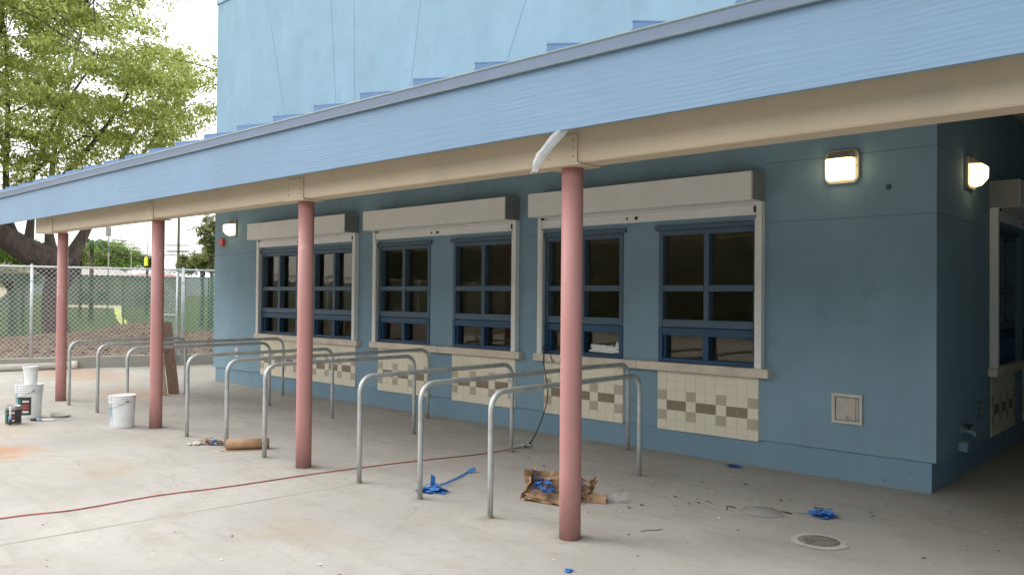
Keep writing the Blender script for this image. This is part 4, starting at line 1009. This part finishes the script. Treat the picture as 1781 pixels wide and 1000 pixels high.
# planks leaning on the farthest rail
def plank(base_, top_, wv, th, mt, lab):
    base_, top_ = Vector(base_), Vector(top_); d = (top_-base_); wv = Vector(wv); n = d.cross(wv).normalized()*th
    m_ = MB(); c = [base_, base_+wv, base_+wv+n, base_+n]; m_.add([p-base_ for p in c]+[p+d-base_ for p in c], [(0, 1, 2, 3), (4, 5, 6, 7), (0, 1, 5, 4), (1, 2, 6, 5), (2, 3, 7, 6), (3, 0, 4, 7)])
    o = m_.build('plank', mt, bevel=.003); o.location = base_; tag(o, lab, 'plank')
plank((-12.50, -1.71, 0.0), (-12.185, -2.02, 1.34), (.105, .16, 0), .022, M['wood'], 'reddish grey plank leaning on the farthest rail behind the second column')
plank((-12.38, -1.87, 0.0), (-12.12, -2.12, 1.15), (.05, .06, 0), .03, M['wood2'], 'narrow pale plank leaning beside the reddish one behind the second column')
# blue tape strip on the far leg of the farthest rail
def crumple(m_, c, rad_, n, mt_i, seed, flat=.6, size=.06):
    rr = random.Random(seed)
    for i in range(n):
        p = Vector(c)+Vector((rr.gauss(0, rad_), rr.gauss(0, rad_), abs(rr.gauss(0, rad_*flat))))
        p.z = max(.006, p.z); a = rr.uniform(0, 6.28); s_ = size*rr.uniform(.5, 1.3); q = []
        for k_ in range(5):
            an = a+k_*1.256; s2 = s_*rr.uniform(.7, 1.0); q.append(p+Vector((math.cos(an)*s2, math.sin(an)*s2*.6, rr.uniform(-.25, .3)*s_)))
        for v in q: v.z = max(.003, v.z)
        m_.add([p]+q, [(0, k_+1, (k_+1) % 5+1) for k_ in range(5)], mt_i)
def sheet_(m_, c, ux, uy, n, amp, mi, seed, curl=0):
    "a crumpled sheet of paper: a grid with sharp random folds"
    rr = random.Random(seed); c = Vector(c); ux = Vector(ux); uy = Vector(uy); nz_ = ux.cross(uy).normalized(); vs = []
    for i in range(n+1):
        for j in range(n+1):
            a, b = i/n-.5, j/n-.5; ed = 1+.12*rr.uniform(-1, 1)
            p = c+ux*a*ed+uy*b*ed+nz_*(amp*(abs(mnoise.noise(Vector((a*5+seed, b*5, seed*.7))))*2.2-.4)+curl*(a*a+b*b)*1.8+rr.uniform(-.2, .2)*amp)
            p.z = max(.004+rr.uniform(0, .004), p.z); vs.append(p)
    for i in range(n):
        for j in range(n):
            q = (i*(n+1)+j, (i+1)*(n+1)+j, (i+1)*(n+1)+j+1, i*(n+1)+j+1)
            m_.add([vs[k_] for k_ in q], [(0, 1, 2), (0, 2, 3)] if (i+j) % 2 else [(0, 1, 3), (1, 2, 3)], mi)
# crumpled paper heap by the nearest column
e = empty('crumpled_paper', (-2.36, -2.60, 0), 'heap of crumpled brown masking paper and blue tape beside the nearest column', 'paper')
m_ = MB()
sheet_(m_, (-2.62, -2.72, .13), (.30, .22, .0), (-.10, .10, .27), 7, .06, 0, 1, .08)
sheet_(m_, (-2.72, -2.80, .16), (.05, .12, .30), (-.12, .20, .02), 6, .05, 0, 2, .05)
sheet_(m_, (-2.46, -2.66, .10), (.42, .16, .02), (-.08, .20, .12), 8, .08, 0, 3, .02)
sheet_(m_, (-2.34, -2.52, .14), (.26, .14, -.1), (-.06, .05, .26), 7, .07, 0, 4, .04)
sheet_(m_, (-2.50, -2.84, .05), (.44, .10, -.02), (-.03, .08, .10), 7, .04, 0, 5, .02)
sheet_(m_, (-2.25, -2.44, .10), (.14, .12, .1), (.02, .08, .20), 6, .06, 0, 6, .03)
sheet_(m_, (-2.17, -2.40, .03), (.26, .10, .01), (-.06, .14, .02), 6, .03, 0, 7, 0)
sheet_(m_, (-2.10, -2.47, .035), (.20, .06, .02), (-.02, .05, .09), 5, .02, 0, 8, 0)
HC = Vector((-2.42, -2.66, 0))
for i_, v_ in enumerate(m_.v): m_.v[i_] = HC+Vector(((v_.x-HC.x)*.86, (v_.y-HC.y)*.86, v_.z*.84))
m_.build('brown_paper', M['card'], e, recalc=False)
for c_, r__, n__, sd, sz in (((-2.60, -2.76, .13), .04, 26, 21, .045), ((-2.46, -2.82, .10), .04, 22, 22, .045), ((-2.30, -2.54, .15), .03, 12, 23, .035)):
    m_ = MB(); crumple(m_, c_, r__, n__, 0, sd, 1.0, sz); m_.build('tape', M['tape'], e, recalc=False)
m_ = MB(); sheet_(m_, (-2.02, -2.34, .04), (.14, .1, 0), (-.04, .08, .06), 6, .03, 0, 9); m_.build('plastic_scrap', M['film'], e, recalc=False)

def tape_thing(loc, pieces, strips, lab, cat='tape', mt='tape'):
    m_ = MB()
    for (x, y, rad_, n, seed, size) in pieces: crumple(m_, (x, y, .0), rad_, n, 0, seed, .6, size)
    for s in strips:
        pts = [Vector(p) for p in s[0]]; w_ = s[1]
        for i in range(len(pts)-1):
            d = (pts[i+1]-pts[i]).normalized(); sd = Vector((-d.y, d.x, .5)).normalized()*w_
            m_.quad([pts[i]-sd, pts[i+1]-sd*.9, pts[i+1]+sd*.9, pts[i]+sd])
    for v in m_.v: v.z = max(v.z, .003)
    o = m_.build('masking_tape', M[mt], recalc=False); o.location = loc; tag(o, lab, cat, 'scraps of blue masking tape'); return o
tape_thing((-3.50, -3.24, 0), [(0, 0, .055, 34, 1, .06), (-.05, -.06, .03, 12, 2, .05)],
           [([(.02, .02, .05), (-.08, .25, .03), (-.2, .52, .02), (-.33, .78, .015)], .014), ([(-.33, .78, .015), (-.31, .86, .04)], .03), ([(-.02, -.0, .03), (-.08, .06, .13)], .03)],
           'blue masking tape wad with a long tail, beside the middle rail of the nearest trio')
tape_thing((-.50, -1.49, 0), [(0, 0, .055, 38, 3, .055)], [([(-.02, 0, .02), (-.12, -.06, .01), (-.2, -.08, .004)], .008)], 'crumpled blue masking tape near the corner, right of the small round cover')
tape_thing((-1.99, -.18, 0), [(0, 0, .03, 12, 5, .05)], [], 'small flat scrap of blue tape at the foot of the blue plinth')
tape_thing((-1.20, -4.09, 0), [(0, 0, .015, 8, 6, .03)], [], 'tiny scrap of blue tape alone on the foreground concrete')
tape_thing((-12.14, -1.50, 0), [], [([(0, 0, .50), (.02, .03, .70), (.0, .02, .86), (.0, .0, 1.0)], .045), ([(0, 0, .02), (0, 0.01, .5)], .028)], 'blue masking tape strip hanging on the far leg of the farthest rail')
o = tape_thing((-4.80, -.022, 1.30), [], [([(0, 0, -.15), (.01, -.005, .02), (-.005, 0, .20)], .03)], 'blue masking tape stuck on the window frame left of the nearest column')
tape_thing((-4.80, -.04, 1.14), [(0, 0, .02, 14, 31, .04)], [], 'curl of blue tape at the foot of the window frame above the hanging cord')
# litter by the middle trio
e = empty('litter', (-7.25, -3.60, 0), 'small litter of torn paper and blue tape on the ground between two rails', 'litter')
m_ = MB(); crumple(m_, (-7.33, -3.68, 0), .04, 18, 0, 8, .6, .05); m_.build('white_paper', M['palebits'], e, recalc=False)
m_ = MB(); crumple(m_, (-7.24, -3.60, .02), .04, 18, 0, 9, .8, .05); crumple(m_, (-7.12, -3.50, .01), .03, 10, 0, 12, .8, .05); m_.build('brown_paper', M['card'], e, recalc=False)
m_ = MB(); crumple(m_, (-7.18, -3.56, .02), .03, 18, 0, 10, .9, .045); m_.build('tape', M['tape'], e, recalc=False)
# brown paper roll
a, b_ = Vector((-6.78, -3.60, .062)), Vector((-6.50, -3.20, .062)); m_ = MB()
m_.tube([p-a for p in (a, a.lerp(b_, .5), b_)], .062, 20); m_.tube([Vector((0, 0, 0))-(b_-a).normalized()*.001, (a-b_).normalized()*.003], .03, 12, mi=1)
m_.quad([Vector((.0, -.062, -.06)), b_-a+Vector((0, -.062, -.06)), b_-a+Vector((.07, -.1, -.059)), Vector((.07, -.12, -.059))])
o = m_.build('paper_roll', [M['card'], M['dark']]); o.location = a; tag(o, 'thick roll of brown masking paper lying at the foot of a middle rail', 'paper roll')
# cords
def ground_cord(name, pts, r_, mt, lab, sub_=10):
    P = [Vector(p) for p in pts]; o_ = []
    for i in range(len(P)-1):
        p0, p1, p2, p3 = P[max(i-1, 0)], P[i], P[i+1], P[min(i+2, len(P)-1)]
        for j in range(sub_):
            t = j/sub_; o_.append(.5*((2*p1)+(p2-p0)*t+(2*p0-5*p1+4*p2-p3)*t*t+(3*p1-3*p2-p0+p3)*(t**3)))
    o_.append(P[-1]); a = o_[0].copy(); m_ = MB(); m_.tube([p-a for p in o_], r_, 8); o = m_.build(name, mt, recalc=False); o.location = a; return tag(o, lab, 'cord')
ground_cord('extension_cord', [(-5.2, -9.6, .008), (-5.33, -7.6, .008), (-5.31, -6.34, .008), (-5.17, -5.83, .008), (-5.16, -5.15, .008), (-5.02, -4.5, .008), (-4.93, -3.76, .008), (-4.90, -3.54, .008), (-4.71, -2.62, .008), (-4.42, -1.60, .008), (-4.40, -1.12, .012)], .0058, M['cord'], 'long red extension cord snaking across the concrete to the power strip')
ground_cord('dark_cord', [(-4.80, -.03, 1.16), (-4.80, -.104, 1.09), (-4.80, -.105, .98), (-4.80, -.07, .8), (-4.77, -.05, .6), (-4.77, -.10, .36), (-4.72, -.30, .12), (-4.60, -.55, .02), (-4.50, -.72, .010), (-4.44, -.80, .012)], .0075, M['cordblack'], 'dark cord hanging from the window sill down the tiles to the power strip')
ground_cord('dark_cord', [(-4.66, -.03, 1.15), (-4.68, -.104, 1.09), (-4.66, -.11, 1.02), (-4.62, -.115, .99)], .005, M['cordblack'], 'short dark loop of cord hooked over the sill beside the long hanging one')
e = empty('power_strip', (-4.42, -.95, 0), 'small white power connector joining the red and dark cords on the ground', 'power strip')
m_ = MB(); m_.box((-4.46, -1.13, .002), (-4.395, -.85, .042)); m_.build('body', M['white'], e, bevel=.008)
for i in range(3): m_ = MB(); m_.box((-4.445, -1.10+i*.08, .0425), (-4.41, -1.05+i*.08, .046)); m_.build('socket', M['aludark'], e)
m_ = MB(); crumple(m_, (-4.37, -.98, 0), .035, 12, 0, 77, .5, .05); m_.build('paper_scrap', M['palebits'], e, recalc=False)
# short dark cord end near the corner
ground_cord('cord_end', [(-1.17, -1.90, .005), (-1.20, -1.86, .02), (-1.18, -1.80, .012), (-1.15, -1.79, .005)], .0045, M['cordblack'], 'short curled dark scrap on the ground left of the faint round patch')
ground_cord('cord_end', [(-.80, -1.62, .006), (-.76, -1.625, .007), (-.71, -1.63, .005)], .007, M['cordblack'], 'short dark stick just left of the crumpled blue tape near the corner')
ground_cord('cord_end', [(-1.36, -2.98, .004), (-1.33, -2.90, .004), (-1.29, -2.86, .004), (-1.27, -2.80, .004)], .0028, M['leafbits'], 'thin brown twig on the foreground concrete right of the nearest column')
# round covers
def cover(loc, r_, ring, lab, mt):
    e = empty('manhole_cover', loc, lab, 'cover'); m_ = MB()
    m_.lathe([(0, .005), (r_*.9, .005), (r_*.92, .003)], 36)
    for i in range(-5, 6):
        for j in range(-5, 6):
            x, y = i*r_*.15, j*r_*.15
            if mt == 'iron' and math.hypot(x, y) < r_*.82: m_.box((x-r_*.05, y-r_*.05, .005), (x+r_*.05, y+r_*.05, .010))
    sub(m_, 'lid', M[mt], e)
    m_ = MB(); rr = random.Random(2); n = 40; vs = []
    for j in range(n):
        a = 2*math.pi*j/n; ro = r_*ring*(1+rr.uniform(-.05, .05)); vs += [(r_*.93*math.cos(a), r_*.93*math.sin(a), .005), (ro*math.cos(a), ro*math.sin(a), .003)]
    m_.add(vs, [(2*j, 2*j+1, (2*j+3) % (2*n), (2*j+2) % (2*n)) for j in range(n)]); sub(m_, 'collar', M['iron2'] if mt != 'iron' else M['palebits2'], e)
M['palebits2'] = mat('pale_cement_ring', (.50, .46, .39), rough=.9, var=.15, vscale=10)
cover((-.235, -2.24, .001), .165, 1.25, 'round cast iron cover in a pale cement ring in the right foreground', 'iron')
cover((-.93, -1.74, .001), .17, 1.1, 'faint round cement patch in the concrete, nearer the wall than the iron cover', 'iron2')
# white plastic bag caught at the fascia
m_ = MB(); A = [Vector(p) for p in ((-1.49, -3.86, 3.05), (-1.56, -3.87, 2.98), (-1.63, -3.885, 2.91), (-1.665, -3.89, 2.86), (-1.69, -3.89, 2.815), (-1.70, -3.89, 2.79), (-1.715, -3.89, 2.765))]
wd = [.075, .080, .075, .055, .020, .010, .032]; rr = random.Random(9); A2 = []
for i in range(len(A)-1):
    for j in range(4): A2.append((A[i].lerp(A[i+1], j/4), wd[i]+(wd[i+1]-wd[i])*j/4))
A2.append((A[-1], wd[-1])); NJ = 12; vs = []
for i, (p, w_) in enumerate(A2):
    for j in range(NJ+1):
        q = j/NJ*2-1; pl = .016*math.sin(q*7+i*.22)+.010*mnoise.noise(Vector((i*.35, q*2.5, 2)))
        vs.append(p+Vector((.86, 0, .40))*(q*w_*(1+.10*mnoise.noise(Vector((i*.5, q*9, 0)))))+Vector((0, -.012+pl*(w_/.07)-.02*(1-q*q), 0)))
m_.add([v-A[0] for v in vs], [(i*(NJ+1)+j, i*(NJ+1)+j+1, (i+1)*(NJ+1)+j+1, (i+1)*(NJ+1)+j) for i in range(len(A2)-1) for j in range(NJ)], 0, True)
m_.add([v-A[0]+Vector((.006, .03, 0)) for v in vs], [(i*(NJ+1)+j, i*(NJ+1)+j+1, (i+1)*(NJ+1)+j+1, (i+1)*(NJ+1)+j) for i in range(len(A2)-1) for j in range(4, NJ)], 0, True)
o = m_.build('plastic_bag', M['plastic'], recalc=True); o.location = A[0]; tag(o, 'thin white plastic bag hanging from the fascia left of the nearest column', 'bag')
# white bundle on the counter inside
m_ = MB(); sheet_(m_, (0, 0, .045), (.46, .0, -.01), (0, .045, .09), 9, .035, 0, 14, .03); sheet_(m_, (.19, .0, .07), (.09, .01, 0), (.02, .03, .14), 6, .02, 0, 15, 0); sheet_(m_, (-.12, .01, .05), (.2, .01, 0), (.02, .03, .11), 6, .03, 0, 16, 0)
for v in m_.v: pass
o = m_.build('white_bag', M['white'], recalc=False); o.location = (-3.88, .035, 1.137); tag(o, 'crumpled white plastic bag lying in the lowest window opening just right of the nearest column', 'bag')

# leaf litter and chips over the slab
m_ = MB(); rr = random.Random(31)
def bit(x, y, s_, mi):
    a = rr.uniform(0, 6.28); n = rr.choice((3, 4, 5)); el = rr.uniform(.3, 1)
    vs = [(x+math.cos(a+2*math.pi*k_/n)*s_, y+math.sin(a+2*math.pi*k_/n)*s_*el, .003+rr.random()*s_*.35) for k_ in range(n)]
    m_.add(vs, [tuple(range(n))], mi)
for i in range(420):
    x = rr.uniform(-14, 1.5); y = rr.uniform(-6.5, -.1) if rr.random() < .5 else -abs(rr.gauss(0, 1.2))-.05
    bit(x, y, rr.uniform(.004, .019), 0 if rr.random() < .72 else 1)
for x, y, n, sp_ in ((-2.0, -1.7, 26, .35), (-1.45, -2.0, 18, .3), (-1.6, -1.1, 20, .35), (-.1, -1.0, 10, .3), (-4.0, -1.2, 16, .4), (-6.0, -1.1, 16, .5), (-8.6, -1.2, 18, .6), (-11.5, -1.0, 22, .6), (-14.9, -.3, 20, .5), (-18.4, -2.0, 90, .8), (-.9, -4.6, 14, .6), (.3, .6, 14, .5)):
    for _ in range(n): bit(rr.gauss(x, sp_), rr.gauss(y, sp_*.8), rr.uniform(.005, .024), 0 if rr.random() < .8 else 1)
tag(m_.build('leaf_litter', [M['leafbits'], M['palebits']], recalc=False), 'dry leaves and crumbs scattered over the concrete', 'litter', kind='stuff')
